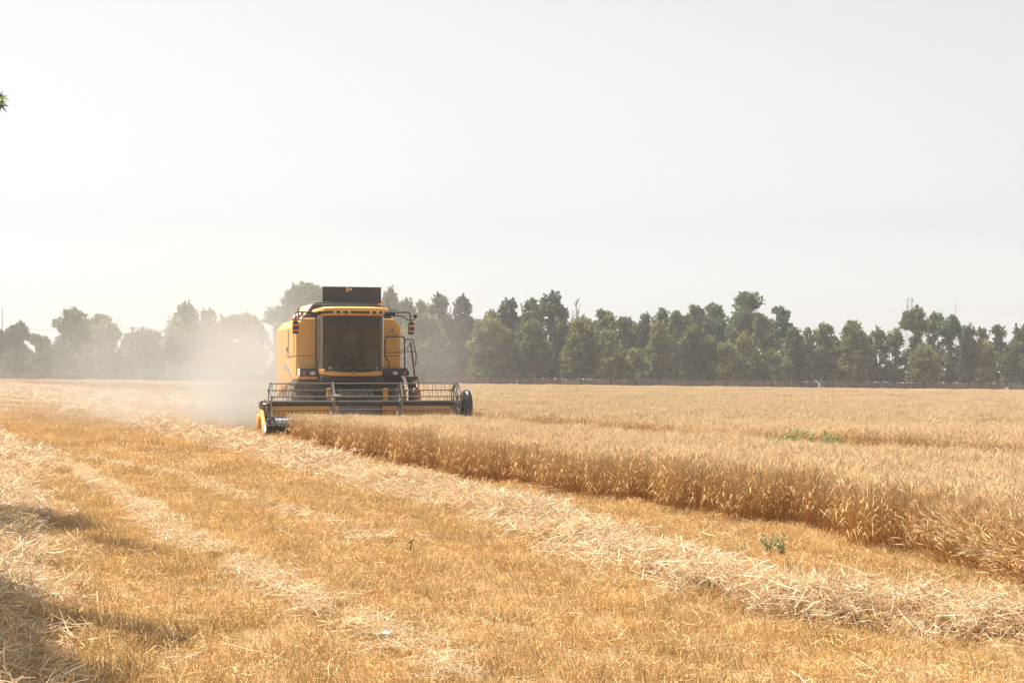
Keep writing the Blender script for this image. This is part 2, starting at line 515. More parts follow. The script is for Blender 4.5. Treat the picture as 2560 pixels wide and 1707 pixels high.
def scatter(name, label, cat, XYZ, rot, scl, protos, **k):
    me = bpy.data.meshes.new(name)
    n = len(XYZ)
    me.vertices.add(n)
    me.vertices.foreach_set("co", np.asarray(XYZ, np.float32).ravel())
    for an, arr, tp, key in (("rot", rot, 'FLOAT_VECTOR', "vector"), ("scl", scl, 'FLOAT_VECTOR', "vector")):
        a = me.attributes.new(an, tp, 'POINT'); a.data.foreach_set(key, np.asarray(arr, np.float32).ravel())
    a = me.attributes.new("idx", 'INT', 'POINT'); a.data.foreach_set("value", rng.integers(0, len(protos), n).astype(np.int32))
    o = bpy.data.objects.new(name, me)
    COL.objects.link(o)
    c = bpy.data.collections.new(name + "_clumps")
    for q in protos: c.objects.link(q)
    nt = bpy.data.node_groups.new(name + "_scatter", 'GeometryNodeTree')
    nt.interface.new_socket("Geometry", in_out='INPUT', socket_type='NodeSocketGeometry')
    nt.interface.new_socket("Geometry", in_out='OUTPUT', socket_type='NodeSocketGeometry')
    N, Lk = nt.nodes, nt.links
    gi, go = N.new("NodeGroupInput"), N.new("NodeGroupOutput")
    ip = N.new("GeometryNodeInstanceOnPoints")
    ci = N.new("GeometryNodeCollectionInfo")
    ci.inputs['Collection'].default_value = c
    ci.inputs['Separate Children'].default_value = True
    ci.inputs['Reset Children'].default_value = True
    def attr(nm, tp):
        a = N.new("GeometryNodeInputNamedAttribute"); a.data_type = tp; a.inputs['Name'].default_value = nm
        return a.outputs['Attribute']
    Lk.new(gi.outputs[0], ip.inputs['Points'])
    Lk.new(ci.outputs[0], ip.inputs['Instance'])
    ip.inputs['Pick Instance'].default_value = True
    Lk.new(attr("idx", 'INT'), ip.inputs['Instance Index'])
    Lk.new(attr("rot", 'FLOAT_VECTOR'), ip.inputs['Rotation'])
    Lk.new(attr("scl", 'FLOAT_VECTOR'), ip.inputs['Scale'])
    Lk.new(ip.outputs[0], go.inputs[0])
    m = o.modifiers.new("scatter", 'NODES'); m.node_group = nt
    return tag(o, label, cat, kind='stuff', **k)

def proto(name, me, mat):
    me.materials.append(mat)
    return bpy.data.objects.new(name, me)     # never linked to the scene: only a source for the scatter

def jit(col, n, a=0.12):
    c = np.array(col)[None] * (1 + rng.normal(0, a, (n, 1)))
    return np.clip(c * (1 + rng.normal(0, .03, (n, 3))), .01, .95)

C_STEM, C_STEMLOW, C_HEAD = (0.61, 0.345, 0.115), (0.55, 0.27, 0.075), (0.75, 0.575, 0.345)

def wheat_clump(n, r, thick=1.0, detail=2, lean=0.10, hmean=0.785):
    s = Soup()
    a = rng.uniform(0, 2 * np.pi, n); rr = r * np.sqrt(rng.uniform(0, 1, n))
    b = np.stack([rr * np.cos(a), rr * np.sin(a), np.zeros(n)], 1)
    H = rng.normal(hmean, 0.035, n) * (1 - .18 * (rng.uniform(size=n) < .015))
    ln = rng.normal(0, lean, (n, 2)) + np.array([0.05, -0.03])
    top = b + np.stack([ln[:, 0] * H, ln[:, 1] * H, H * .86], 1)
    mid = (b + top) / 2 + np.stack([-ln[:, 0] * .1, -ln[:, 1] * .1, np.zeros(n)], 1)
    low, st, hd = jit(C_STEMLOW, n), jit(C_STEM, n), jit(C_HEAD, n)
    path = np.stack([b, mid, top], 1)
    rad = np.stack([np.full(n, .0024), np.full(n, .0020), np.full(n, .0015)], 1) * thick
    s.tubes(path, rad, np.stack([low, st, hd], 1), 3)
    # ear: leans over from the top of the stalk
    el = rng.uniform(.075, .115, n)
    droop = (rng.uniform(0, 1, n) ** 2)[:, None] * 1.0 - .05
    da = rng.uniform(0, 2 * np.pi, n)
    side = np.stack([np.cos(da), np.sin(da), np.zeros(n)], 1)
    d0 = np.stack([ln[:, 0], ln[:, 1], np.ones(n)], 1)
    d1 = d0 + side * (.25 + droop * .35); d1 /= np.linalg.norm(d1, axis=1, keepdims=True)
    d2 = d1 + side * droop * .7; d2 /= np.linalg.norm(d2, axis=1, keepdims=True)
    e1 = top + d1 * el[:, None] * .35; e2 = e1 + d2 * el[:, None] * .4; e3 = e2 + d2 * el[:, None] * .25
    w = (.0058 * (thick ** .7))
    s.tubes(np.stack([top, e1, e2, e3], 1), np.tile([.002 * thick, w, w * .85, .0015], (n, 1)), np.stack([hd] * 4, 1), 4 if detail > 1 else 3)
    # awns
    na = 5 if detail > 1 else 2
    for k in range(na):
        f = rng.uniform(0, 1, (n, 1))
        p0 = e1 * (1 - f) + e3 * f
        sp = rng.normal(0, .35, (n, 3))
        dd = d2 + sp; dd /= np.linalg.norm(dd, axis=1, keepdims=True)
        p1 = p0 + dd * rng.uniform(.05, .09, (n, 1))
        wd = np.cross(dd, rng.normal(size=(n, 3))); wd /= np.linalg.norm(wd, axis=1, keepdims=True) + 1e-9
        s.ribbons(np.stack([p0, p1], 1), np.tile([.0012 * thick, .0003], (n, 1)), np.stack([hd * 1.05] * 2, 1), wd)
    # dry leaves
    m = int(n * (.6 if detail > 1 else .4))
    i = rng.integers(0, n, m); f = rng.uniform(.2, .8, (m, 1))
    p0 = b[i] * (1 - f) + top[i] * f
    aa = rng.uniform(0, 2 * np.pi, m)
    o = np.stack([np.cos(aa), np.sin(aa), np.zeros(m)], 1); L = rng.uniform(.08, .2, (m, 1))
    p1 = p0 + o * L * .5 + np.array([0, 0, 1]) * L * .45
    p2 = p1 + o * L * .5 - np.array([0, 0, 1]) * L * rng.uniform(.1, .7, (m, 1))
    wd = np.stack([-np.sin(aa), np.cos(aa), np.zeros(m)], 1)
    lc = jit((0.60, 0.41, 0.18), m)
    s.ribbons(np.stack([p0, p1, p2], 1), np.tile([.004 * thick, .005 * thick, .001], (m, 1)), np.stack([lc] * 3, 1), wd)
    return s.mesh("wheat_clump")

def stubble_clump(n, r, thick=1.0, h=(.10, .17)):
    s = Soup()
    a = rng.uniform(0, 2 * np.pi, n); rr = r * np.sqrt(rng.uniform(0, 1, n))
    b = np.stack([rr * np.cos(a), rr * np.sin(a), np.full(n, -.02)], 1)
    H = rng.uniform(h[0], h[1], n)
    ln = rng.normal(0, .28, (n, 2))
    t = b + np.stack([ln[:, 0] * H, ln[:, 1] * H, H], 1)
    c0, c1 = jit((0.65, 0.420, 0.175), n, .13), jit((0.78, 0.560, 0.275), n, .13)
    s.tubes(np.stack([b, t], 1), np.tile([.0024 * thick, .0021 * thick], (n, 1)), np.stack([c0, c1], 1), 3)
    m = int(n * .5)
    aa = rng.uniform(0, 2 * np.pi, m); rr = r * np.sqrt(rng.uniform(0, 1, m))
    p0 = np.stack([rr * np.cos(aa), rr * np.sin(aa), rng.uniform(0, .11, m)], 1)
    q = rng.uniform(0, 2 * np.pi, m); L = rng.uniform(.04, .10, (m, 1))
    dd = np.stack([np.cos(q), np.sin(q), rng.normal(0.05, .45, m)], 1)
    p1 = p0 + dd * L * .5; p2 = p1 + (dd + rng.normal(0, .3, (m, 3))) * L * .5
    wd = np.stack([-np.sin(q), np.cos(q), rng.normal(0, .5, m)], 1)
    lc = jit((0.70, 0.48, 0.22), m, .2)
    s.ribbons(np.stack([p0, p1, p2], 1), np.tile([.0018 * thick, .0022 * thick, .0008], (m, 1)), np.stack([lc] * 3, 1), wd)
    return s.mesh("stubble_clump")

def straw_clump(n, r, hgt, thick=1.0, L=(.07, .34), up=.42, col=(0.80, 0.63, 0.42)):
    s = Soup()
    a = rng.uniform(0, 2 * np.pi, n); rr = r * np.sqrt(rng.uniform(0, 1, n))
    z = hgt * rng.uniform(0, 1, n) * np.clip(1 - (rr / r) ** 2 * .5, .2, 1)
    p0 = np.stack([rr * np.cos(a), rr * np.sin(a), z], 1)
    q = rng.uniform(0, 2 * np.pi, n)
    d = np.stack([np.cos(q), np.sin(q), rng.normal(0, up, n)], 1)
    ln = rng.uniform(L[0], L[1], (n, 1))
    d2 = d + rng.normal(0, .16, (n, 3))
    a0 = p0 - d * ln * .5; a2 = p0 + d2 * ln * .5
    c = jit(col, n, .16)
    dark = rng.uniform(size=(n, 1)) < .25
    c = np.where(dark, c * np.array([.80, .64, .44]), c)
    k = int(n * .6)
    pa = np.stack([a0, p0, a2], 1)
    s.tubes(pa[:k], np.full((k, 3), .0023 * thick) * rng.uniform(.7, 1.3, (k, 1)), np.stack([c[:k]] * 3, 1), 3)
    wd = np.cross(d[k:], rng.normal(size=(n - k, 3))); wd /= np.linalg.norm(wd, axis=1, keepdims=True)
    s.ribbons(pa[k:], np.tile([.0028 * thick, .004 * thick, .0015], (n - k, 1)), np.stack([c[k:]] * 3, 1), wd)
    return s.mesh("straw_clump")

def xform(P2, smin=.9, smax=1.1, tilt=.05, dz=None, sz=None):
    n = len(P2)
    z = zground(P2[:, 0], P2[:, 1]) + (0 if dz is None else dz)
    rot = np.stack([rng.normal(0, tilt, n), rng.normal(0, tilt, n), rng.uniform(0, 2 * np.pi, n)], 1)
    s = rng.uniform(smin, smax, n)
    sv = np.stack([s, s, s if sz is None else s * sz], 1)
    return np.column_stack([P2, z]), rot, sv

# standing wheat
def wheat_zone(name, label, y0, y1, cell, protos, smin=.92, smax=1.08):
    p = cells(y0, y1, cell)
    p = p[in_wheat(p[:, 0], p[:, 1])]
    sz = 0.88 + .11 * vnoise(p[:, 0], p[:, 1], 1.7, 8) + .06 * (vnoise(p[:, 0], p[:, 1], .5, 9) - .5)
    lx, ly = loc_xy(p[:, 0], p[:, 1])
    bent = np.clip((ly + 5.5) / 3.0, 0, 1) * (ly < 2) * (lx > -3.2) * (lx < 3.2)
    sz = sz * (1 - bent * (.10 + .022 * np.clip(lx + 2.6, 0, 5.4)))
    x, r, s = xform(p, smin, smax, .05, sz=sz)
    # at the cut edge the stalks lean out and sag
    e = np.interp(p[:, 1], EDGE_Y, EDGE_X)
    k = np.clip(1 - (p[:, 0] - e) / .9, 0, 1) * (p[:, 1] < 41)
    lo = k * (vnoise(p[:, 0], p[:, 1], .8, 12) > .86)
    r[:, 1] += -0.28 * lo * rng.uniform(.3, 1, len(p))
    return scatter(name, label, "wheat", x, r, s, protos)

wheat_zone("wheat_crop", "ripe standing wheat crop beside the cut strip, closest to the camera", 5, 36, .20,
           [proto("wheat_near", wheat_clump(24, .15, 1.05), M_wheat) for _ in range(8)])
wheat_zone("wheat_crop", "ripe standing wheat in front of and beside the harvester header", 36, 76, .45,
           [proto("wheat_mid", wheat_clump(85, .34, 1.45, 1), M_wheat) for _ in range(6)])
wheat_zone("wheat_crop", "far stretch of ripe wheat running up to the wire fence", 76, 178, 1.5,
           [proto("wheat_far", wheat_clump(420, 1.15, 2.6, 1), M_wheat) for _ in range(5)])

# lodged stalks at the right end of the cut edge
p = cells(10.6, 14.4, .17, 3.6, 6.6)
e = np.interp(p[:, 1], EDGE_Y, EDGE_X)
p = p[(p[:, 0] > e - .25) & (p[:, 0] < e + .9)]
x, r, s = xform(p, .85, 1.0, .1)
r[:, 1] = -rng.uniform(.25, 1.15, len(p)); r[:, 0] += .1; r[:, 2] = rng.normal(0, .25, len(p))
scatter("leaning_wheat", "flattened wheat stalks leaning out over the stubble at the right-hand cut edge", "wheat", x, r, s,
        [proto("wheat_lean", wheat_clump(9, .12, 1.15, 2, .06), M_wheat) for _ in range(5)])

# sparse trampled wheat in the gap
p = cells(12, 41, .34)
p = p[in_gap(p[:, 0], p[:, 1]) & (rng.uniform(size=len(p)) < .45)]
x, r, s = xform(p, .5, .8, .55)
s[:, 2] *= .45
scatter("trampled_wheat", "short trampled wheat in the dark gap that crosses the standing crop", "wheat", x, r, s,
        [proto("wheat_trampled", wheat_clump(10, .18, 1.3, 2, .35), M_wheat) for _ in range(4)])

# stubble
def stub_zone(name, label, y0, y1, cell, protos):
    p = cells(y0, y1, cell)
    p = p[~in_wheat(p[:, 0], p[:, 1])]
    t = dist_line(p[:, 0], p[:, 1], ROW_A[2:]) if len(p) else np.zeros(0)
    sz = (.50 + .36 * vnoise(p[:, 0], p[:, 1], 1.1, 21)) * (1 + .22 * np.sin(t * 2 * np.pi / .95))
    x, r, s = xform(p, .9, 1.1, .12, sz=sz)
    return scatter(name, label, "stubble", x, r, s, protos)

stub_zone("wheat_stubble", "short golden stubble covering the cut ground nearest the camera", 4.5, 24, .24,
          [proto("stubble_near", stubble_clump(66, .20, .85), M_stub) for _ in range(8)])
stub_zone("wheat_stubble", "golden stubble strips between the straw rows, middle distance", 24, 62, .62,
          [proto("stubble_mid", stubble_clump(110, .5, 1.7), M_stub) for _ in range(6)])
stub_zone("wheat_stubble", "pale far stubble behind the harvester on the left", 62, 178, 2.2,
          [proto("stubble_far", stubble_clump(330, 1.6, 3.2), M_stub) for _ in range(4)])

# straw swaths
def along(line, step, w, y0, y1):
    out = []
    for a, b in zip(line, line[1:]):
        L = np.hypot(*(b - a)); n = max(1, int(L / step))
        t = rng.uniform(0, 1, n)[:, None]
        d = (b - a) / L; nn = np.array([-d[1], d[0]])
        off = np.clip(rng.normal(0, w * .5, n), -w * 1.25, w * 1.25)[:, None]
        out.append(a + (b - a) * t + nn * off)
    p = np.concatenate(out)
    half = .345 * p[:, 1] + 3
    return p[(p[:, 1] > y0) & (p[:, 1] < y1) & (np.abs(p[:, 0]) < half)]

near_s = [proto("straw_near", straw_clump(54, .22, .14, 1.0, L=(.05, .24), up=.5), M_straw) for _ in range(8)]
mid_s = [proto("straw_mid", straw_clump(90, .45, .14, 1.9), M_straw) for _ in range(6)]
far_s = [proto("straw_far", straw_clump(240, 1.0, .2, 3.4, L=(.2, .6)), M_straw) for _ in range(4)]

def swath(name, label, line, w, dens=1.0):
    P_, R_, S_ = [], [], []
    o = None
    for (y0, y1, step, pr, nm) in ((4, 26, .017 / dens, near_s, ""), (26, 60, .06 / dens, mid_s, ""), (60, 175, .45 / dens, far_s, "")):
        p = along(line, step, w, y0, y1)
        p = p[~in_wheat(p[:, 0], p[:, 1])]
        hole = (vnoise(p[:, 0], p[:, 1], .5, 41) > .72) | (vnoise(p[:, 0], p[:, 1], 1.4, 43) > .80)
        p = p[rng.uniform(size=len(p)) > 1.5 * pocket(p[:, 0], p[:, 1]) ** 2]
        hole = (vnoise(p[:, 0], p[:, 1], .5, 41) > .72) | (vnoise(p[:, 0], p[:, 1], 1.4, 43) > .80)
        p = p[~hole | (rng.uniform(size=len(p)) < .35)]
        if len(p) < 3: continue
        x, r, s = xform(p, .8, 1.2, .22, dz=mound(p[:, 0], p[:, 1]) * .75 * rng.uniform(.55, 1.05, len(p)))
        P_.append((x, r, s, pr))
    for x, r, s, pr in P_:
        scatter(name, label[0 if pr is near_s else 1 if pr is mid_s else 2], "straw", x, r, s, pr)

swath("straw_swath", ["loose pale straw row running along the cut wheat edge to the lower right", "pale straw row passing beside the left end of the header", "far end of the straw row nearest the header, on the left"], ROW_A, .54)
swath("straw_swath", ["", "dusty straw row directly left of the harvester", "far straw row behind the dust on the left"], ROW_C, .8)
swath("straw_swath", ["deep straw heap partly in tree shade along the left frame edge", "straw row entering at the left frame edge", "far end of the left-hand straw row"], ROW_D, .70, 1.25)
# thin chaff lines on the stubble
for ln, w, lb in ((ROW_E, .22, "thin pale streak of chaff straw crossing the stubble on the left"), (ROW_F, .25, "faint scattered straw line between the left streak and the main row")):
    p = along(ln, .05 if ln is ROW_E else .13, w, 4, 60)
    x, r, s = xform(p, .5, .8, .15, dz=.07)
    scatter("chaff_streak", lb, "straw", x, r, s, [proto("chaff", straw_clump(26, .22, .05, 1.0, (.08, .28)), M_straw) for _ in range(5)])
# loose stalks strewn about
p = cells(5, 45, .42)
k = vnoise(p[:, 0], p[:, 1], 1.8, 31)
p = p[~in_wheat(p[:, 0], p[:, 1]) & (rng.uniform(size=len(p)) < np.clip(k * 1.3 - .45, .03, .6))]
x, r, s = xform(p, .6, 1.1, .2, dz=.08)
scatter("loose_straw", "single pale straw stalks strewn over the stubble", "straw", x, r, s,
        [proto("loose_straw", straw_clump(5, .22, .05, .8, (.06, .24), .3), M_straw) for _ in range(8)])

# ------------------------------------------------------------------ combine harvester
def make_harvester():
    H = empty("combine_harvester", (MO[0], MO[1], zg(MO[0])), YAW,
              label="yellow combine harvester with black raised tank lid, cutting into the standing wheat", cat="combine harvester")
    # ---- main body
    prof0 = [(-1.56, 1.60), (-1.56, 3.17), (-1.36, 3.42), (1.36, 3.42), (1.56, 3.17), (1.56, 1.60)]
    def ring(w, zl, y): return [Vector((x * w, y, z if z > 2 else zl)) for x, z in prof0]
    b = MB().loft([ring(1, 1.62, 4.15), ring(1.03, 1.50, 5.6), ring(1.09, 1.28, 7.2), ring(1.11, 1.05, 8.6)])
    body = b.build("body", M_yellow, H, .035, 3)
    # lower right skirt in front of the tyre, side seams and panel joints
    for y0, y1 in ((4.55, 4.575), (5.75, 5.785), (7.15, 7.185)):
        k = 1.0 + (y0 - 4.15) * .0275
        MB().box(-1.565 * k - .004, -1.565 * k + .01, y0, y1, 2.33, 3.12).build("panel_seam", M_darkmet, body)
        MB().box(1.565 * k - .01, 1.565 * k + .004, y0, y1, 2.33, 3.12).build("panel_seam", M_darkmet, body)
    MB().box(-1.56, -1.0, 4.142, 4.16, 2.298, 2.312).build("panel_joint", M_darkmet, body)
    MB().box(1.0, 1.56, 4.142, 4.16, 2.298, 2.312).build("panel_joint", M_darkmet, body)
    MB().loft([[Vector((-1.568, 4.15, 2.298)), Vector((-1.568, 4.15, 2.314)), Vector((-1.55, 4.15, 2.314)), Vector((-1.55, 4.15, 2.298))],
            [Vector((-1.738, 8.6, 2.298)), Vector((-1.738, 8.6, 2.314)), Vector((-1.72, 8.6, 2.314)), Vector((-1.72, 8.6, 2.298))]]).build("panel_joint", M_darkmet, body)
    MB().box(-1.66, -1.60, 5.98, 6.08, 2.46, 2.60).build("latch", M_black, body, .012)
    # dusty grey arc on the lower side panel
    a = MB()
    pts = []
    for k in range(9):
        t = k / 8 * math.pi * .62
        pts.append((4.75 + 2.5 * (1 - math.cos(t)) * .9, 1.50 + .62 * math.sin(t)))
    poly = pts + [(y, z - .16) for y, z in reversed(pts)]
    def xs_(y): return -(1.56 + (y - 4.15) * .0385) - .012
    a.loft([[Vector((xs_(y), y, z)) for y, z in poly], [Vector((xs_(y) + .03, y, z)) for y, z in poly]])
    a.build("side_decal", M_grey, H)
    # grain tank hopper and its raised lid
    hop = MB().loft([[Vector(p) for p in ((-1.33, 4.55, 3.42), (1.38, 4.55, 3.42), (1.42, 7.7, 3.42), (-1.38, 7.7, 3.42))],
                     [Vector(p) for p in ((-1.0, 4.75, 3.87), (1.10, 4.75, 3.87), (1.10, 7.4, 3.90), (-1.02, 7.4, 3.90))]])
    hop.build("grain_tank", M_black, H, .02)
    sk = MB().loft([[Vector(p) for p in ((-1.345, 4.62, 3.425), (-1.395, 7.7, 3.425), (-1.03, 7.4, 3.90), (-1.012, 4.80, 3.87))],
                    [Vector(p) for p in ((-1.33, 4.62, 3.415), (-1.38, 7.7, 3.415), (-1.015, 7.4, 3.89), (-.998, 4.80, 3.86))]])
    sk.build("tank_side", paint("pale_dusty_sheet", (0.50, 0.48, 0.46), .6, dust=.4), H, label="pale dusty sheet metal slope on the side of the tank")
    MB().box(-.9, 1.0, 4.9, 7.3, 3.87, 3.93).build("tank_cover", M_black, H, .015)
    lid = MB().box(-.61, 1.19, 5.58, 5.62, 3.93, 4.44).build("tank_lid", M_black, H, .012)
    m = MB().box(-.61, 1.19, 5.565, 5.582, 4.40, 4.442).box(-.61, 1.19, 5.565, 5.582, 3.93, 3.96).box(-.612, -.58, 5.565, 5.582, 3.96, 4.40).box(1.16, 1.192, 5.565, 5.582, 3.96, 4.40)
    m.build("lid_rim", M_darkmet, lid)
    MB().box(.115, .185, 5.555, 5.566, 4.29, 4.425).build("warning_sticker", paint("yellow_sticker", (.62, .36, .06), .5, dust=.05), lid)
    MB().lathe([(.045, -.004), (.045, .004)], 'y', (.245, 5.558, 4.365), 16).build("round_sticker", M_red, lid)
    MB().lathe([(.034, -.004), (.034, .004)], 'y', (.245, 5.552, 4.365), 16).box(.239, .251, 5.545, 5.55, 4.345, 4.385).build("sticker_face", M_white, lid)
    MB().lathe([(.048, -.004), (.048, .004)], 'y', (1.16, 4.142, 3.07), 16).build("warning_sticker", M_red, body)
    MB().lathe([(.036, -.003), (.036, .003)], 'y', (1.16, 4.134, 3.07), 16).build("warning_symbol", M_white, body)
    MB().tube([(1.06, 4.55, 3.80), (1.06, 4.55, 3.96)], .035, 6).build("tank_bracket", M_yellow2, H)
    # ---- cab
    cabm = MB().box(-.96, .92, 3.55, 4.3, 1.72, 1.95).box(-.97, .93, 4.05, 4.2, 1.95, 3.45)
    cab = cabm.build("cab", M_interior, H, .01)
    for x0, x1 in ((-1.00, -.955), (.905, .95)):
        MB().box(x0, x1, 3.95, 4.10, 1.9, 3.46).build("door_post", M_black, cab, .012)
    # floor, seat, console, steering column
    MB().box(-.85, .82, 3.05, 4.0, 1.84, 1.89).build("cab_floor", M_interior, cab)
    seat = MB().box(-.27, .27, 3.45, 3.95, 2.28, 2.42).build("driver_seat", M_seat, cab, .05, 3)
    MB().box(-.25, .25, 3.86, 3.98, 2.42, 3.0).build("seat_back", M_seat, seat, .05, 3)
    MB().box(.40, .75, 3.3, 3.95, 1.9, 2.48).build("side_console", M_grey, cab, .03)
    c = MB().tube([(-.05, 3.12, 1.88), (-.05, 3.28, 2.52)], .035)
    for k in range(20):
        t0, t1 = 2 * math.pi * k / 20, 2 * math.pi * (k + 1) / 20
        c.tube([(-.05 + .19 * math.cos(t0), 3.28 + .08 * math.sin(t0), 2.53 + .17 * math.sin(t0)), (-.05 + .19 * math.cos(t1), 3.28 + .08 * math.sin(t1), 2.53 + .17 * math.sin(t1))], .014, 6)
    c.build("steering_wheel", M_black, cab)
    # wrap-around windscreen: plan curve swept up, lower edge rounded
    plan = [(-.97, 4.0), (-.985, 3.7), (-.95, 3.4), (-.86, 3.12), (-.68, 2.98), (-.35, 2.90), (0, 2.88), (.35, 2.90), (.66, 2.97), (.82, 3.10), (.90, 3.38), (.935, 3.7), (.92, 4.0)]
    def plan_at(u):
        n = len(plan) - 1; i = min(int(u * n), n - 1); f = u * n - i
        p = [plan[max(0, min(n, i + d))] for d in (-1, 0, 1, 2)]
        return tuple(.5 * ((2 * p[1][k]) + (-p[0][k] + p[2][k]) * f + (2 * p[0][k] - 5 * p[1][k] + 4 * p[2][k] - p[3][k]) * f * f + (-p[0][k] + 3 * p[1][k] - 3 * p[2][k] + p[3][k]) * f ** 3) for k in (0, 1))
    def zbot(x): return 1.83 + .15 * abs(x / .95) ** 3.2
    def glass(u0, u1, nu, nv, z1=3.44, off=0):
        bm = MB()
        rows = []
        for j in range(nv + 1):
            r = []
            for i in range(nu + 1):
                u = u0 + (u1 - u0) * i / nu
                x, y = plan_at(u)
                z = zbot(x) + (z1 - zbot(x)) * j / nv
                k = (z - 1.85) / 1.6
                r.append(Vector((x, y + .10 * (1 - k) ** 2 - .03 * k + off, z)))
            rows.append(r)
        bm.loft(rows, close=False)
        return bm
    g = glass(.245, .822, 30, 14).build("windscreen", M_glass, H, angle=80)
    glass(0, .232, 10, 10).build("side_window", M_glass_lit, H, angle=80)
    glass(.835, 1, 8, 10).build("side_window", M_glass, H, angle=80)
    # bright corner trim at the right, dark post at the left
    for u, mt, rr in ((.239, M_black, .018), (.828, M_bright, .022)):
        pts = []
        for j in range(11):
            x, y = plan_at(u); z = zbot(x) + (3.44 - zbot(x)) * j / 10; k = (z - 1.85) / 1.6
            pts.append((x, y + .10 * (1 - k) ** 2 - .03 * k, z))
        MB().tube(pts, rr).build("window_post", mt, H)
    # lower seal and yellow apron under the glass
    pts = []
    for i in range(31):
        x, y = plan_at(.12 + .76 * i / 30); pts.append((x, y + .10, zbot(x)))
    MB().tube(pts, .022).build("glass_seal", M_black, H)
    ap = MB(); rings = []
    for i in range(29):
        u = .125 + .75 * i / 28
        x, y = plan_at(u); zt = zbot(x) - .015
        e = abs(x) / .93
        zb = 1.705 + .05 * e ** 4
        if e > .93: zt = min(zt + .02, 1.955)
        rings.append([Vector((x, y + .085, zt)), Vector((x * 1.0, y + .03, (zt * .6 + zb * .4))), Vector((x * .99, y + .06, zb)), Vector((x * .9, y + .30, zb)), Vector((x * .9, y + .30, zt))])
    ap.loft(rings)
    ap.build("cab_apron", M_yellow2, H, .01)
    MB().lathe([(0, -.02), (.035, -.015), (.045, .01), (.045, .03)], 'y', (-.03, 2.90, 1.80), 14).build("emblem", M_steel, H)
    # dashboard trays, coloured pale grey-blue to paint a sky reflection behind the glass
    for x0, x1 in ((-.72, -.40), (-.32, -.06), (.14, .70)):
        MB().box(x0, x1, 3.06, 3.3, 1.90, 2.0).build("dash_tray", paint("blue_grey_reflection", (.34, .44, .47), .7, dust=.15), cab, .02)
    MB().box(.36, .72, 3.60, 3.64, 2.36, 2.44).build("console_screen", paint("screen_grey", (.16, .19, .19), .4, dust=.05), cab, .01)
    MB().tube([(-.27, 3.2, 2.55), (-.17, 3.16, 2.36), (-.06, 3.14, 2.22)], .012, 6).build("control_lever", M_grey, cab)
    # faint lettering seen in the glass
    fc = bpy.data.curves.new("glass_lettering", 'FONT'); fc.body = "JOP"; fc.size = .17; fc.extrude = .001
    fm = bpy.data.objects.new("glass_lettering_source", fc)
    COL.objects.link(fm); bpy.context.view_layer.update()
    tm = bpy.data.meshes.new_from_object(fm.evaluated_get(bpy.context.evaluated_depsgraph_get()))
    bpy.data.objects.remove(fm); bpy.data.curves.remove(fc)
    fo = link_mesh("glass_lettering", tm, None, H); tm.materials.clear()
    fo.location = (-.24, 2.868, 2.78); fo.rotation_euler = (R(90), 0, 0)
    tm.materials.append(paint("faint_lettering", (.10, .097, .09), .8, dust=0))
    # wipers
    MB().tube([(.04, 2.82, 3.44), (-.16, 2.80, 3.12), (-.36, 2.83, 2.78)], .017, 6).tube([(-.02, 2.815, 3.44), (-.22, 2.80, 3.10)], .011, 6).build("wiper", M_black, H)
    MB().tube([(-.50, 2.87, 3.38), (-.49, 2.84, 2.9), (-.50, 2.88, 2.5), (-.53, 2.92, 2.20)], .013, 6).tube([(-.58, 2.92, 2.52), (-.59, 2.94, 2.22)], .018, 6).build("wiper", M_black, H)
    # roof visor with lamp band
    rf = MB()
    rings = []
    for x, w in ((-1.06, .30), (-1.02, .7), (-.90, .93), (-.5, 1.0), (-.0, 1.02), (.45, 1.0), (.84, .93), (.96, .7), (1.0, .30)):
        yf = 3.42 - .80 * w
        zt = 3.575 + .13 * w
        rings.append([Vector((x, yf, 3.575)), Vector((x, yf + .02, zt - .04)), Vector((x, yf + .12, zt)), Vector((x, 4.5, zt + .02)), Vector((x, 4.5, 3.575))])
    rf.loft(rings)
    roof = rf.build("cab_roof", M_yellow, H, .012)
    rb = MB(); rings = []
    for x, w in ((-1.0, .42), (-.93, .75), (-.84, .92), (-.5, .99), (0, 1.0), (.45, .99), (.80, .92), (.88, .75), (.94, .42)):
        yf = 3.43 - .76 * w
        rings.append([Vector((x * .985, yf + .02, 3.505)), Vector((x, yf, 3.576)), Vector((x, 4.4, 3.576)), Vector((x * .985, 4.4, 3.505))])
    rb.loft(rings).build("lamp_band", M_black, roof, .004)
    rb = MB(); rings = []
    for x, w in ((-.93, .42), (-.87, .75), (-.78, .92), (-.5, .99), (0, 1.0), (.45, .99), (.76, .92), (.84, .75), (.89, .42)):
        yf = 3.45 - .77 * w
        rings.append([Vector((x * .985, yf + .08, 3.445)), Vector((x, yf + .02, 3.465)), Vector((x, yf, 3.506)), Vector((x, 4.3, 3.506)), Vector((x * .985, 4.3, 3.445))])
    rb.loft(rings).build("roof_underside", M_yellow2, roof, .006)
    for x in (-.60, -.405, -.185, .435, .635, .80):
        w = 1.0 if abs(x) < .7 else .94
        y = 3.43 - .76 * w
        lm = MB().lathe([(.0, -.022), (.03, -.020), (.040, -.008), (.043, .03)], 'y', (x, y - .005, 3.545), 14).build("work_lamp", M_lens, roof)
    # mirrors on bent arms
    def mirror(sx, pts_top, pts_low, mx0, mx1, zt, zb, y):
        am = MB().bend(pts_top, .020, 8, 5, .07).bend(pts_low, .018, 8, 5, .07)
        arm = am.build("mirror_arm", M_black, H)
        MB().box(mx0, mx1, y - .02, y + .10, zb, zt).build("mirror", M_black, H, .045, 3)
        h = zt - zb
        for f0, f1 in ((.60, .76), (.20, .34)):
            MB().box(mx0 + .008, mx1 - .008, y - .026, y - .018, zb + h * f0, zb + h * f1).build("reflective_stripe", M_orange, H)
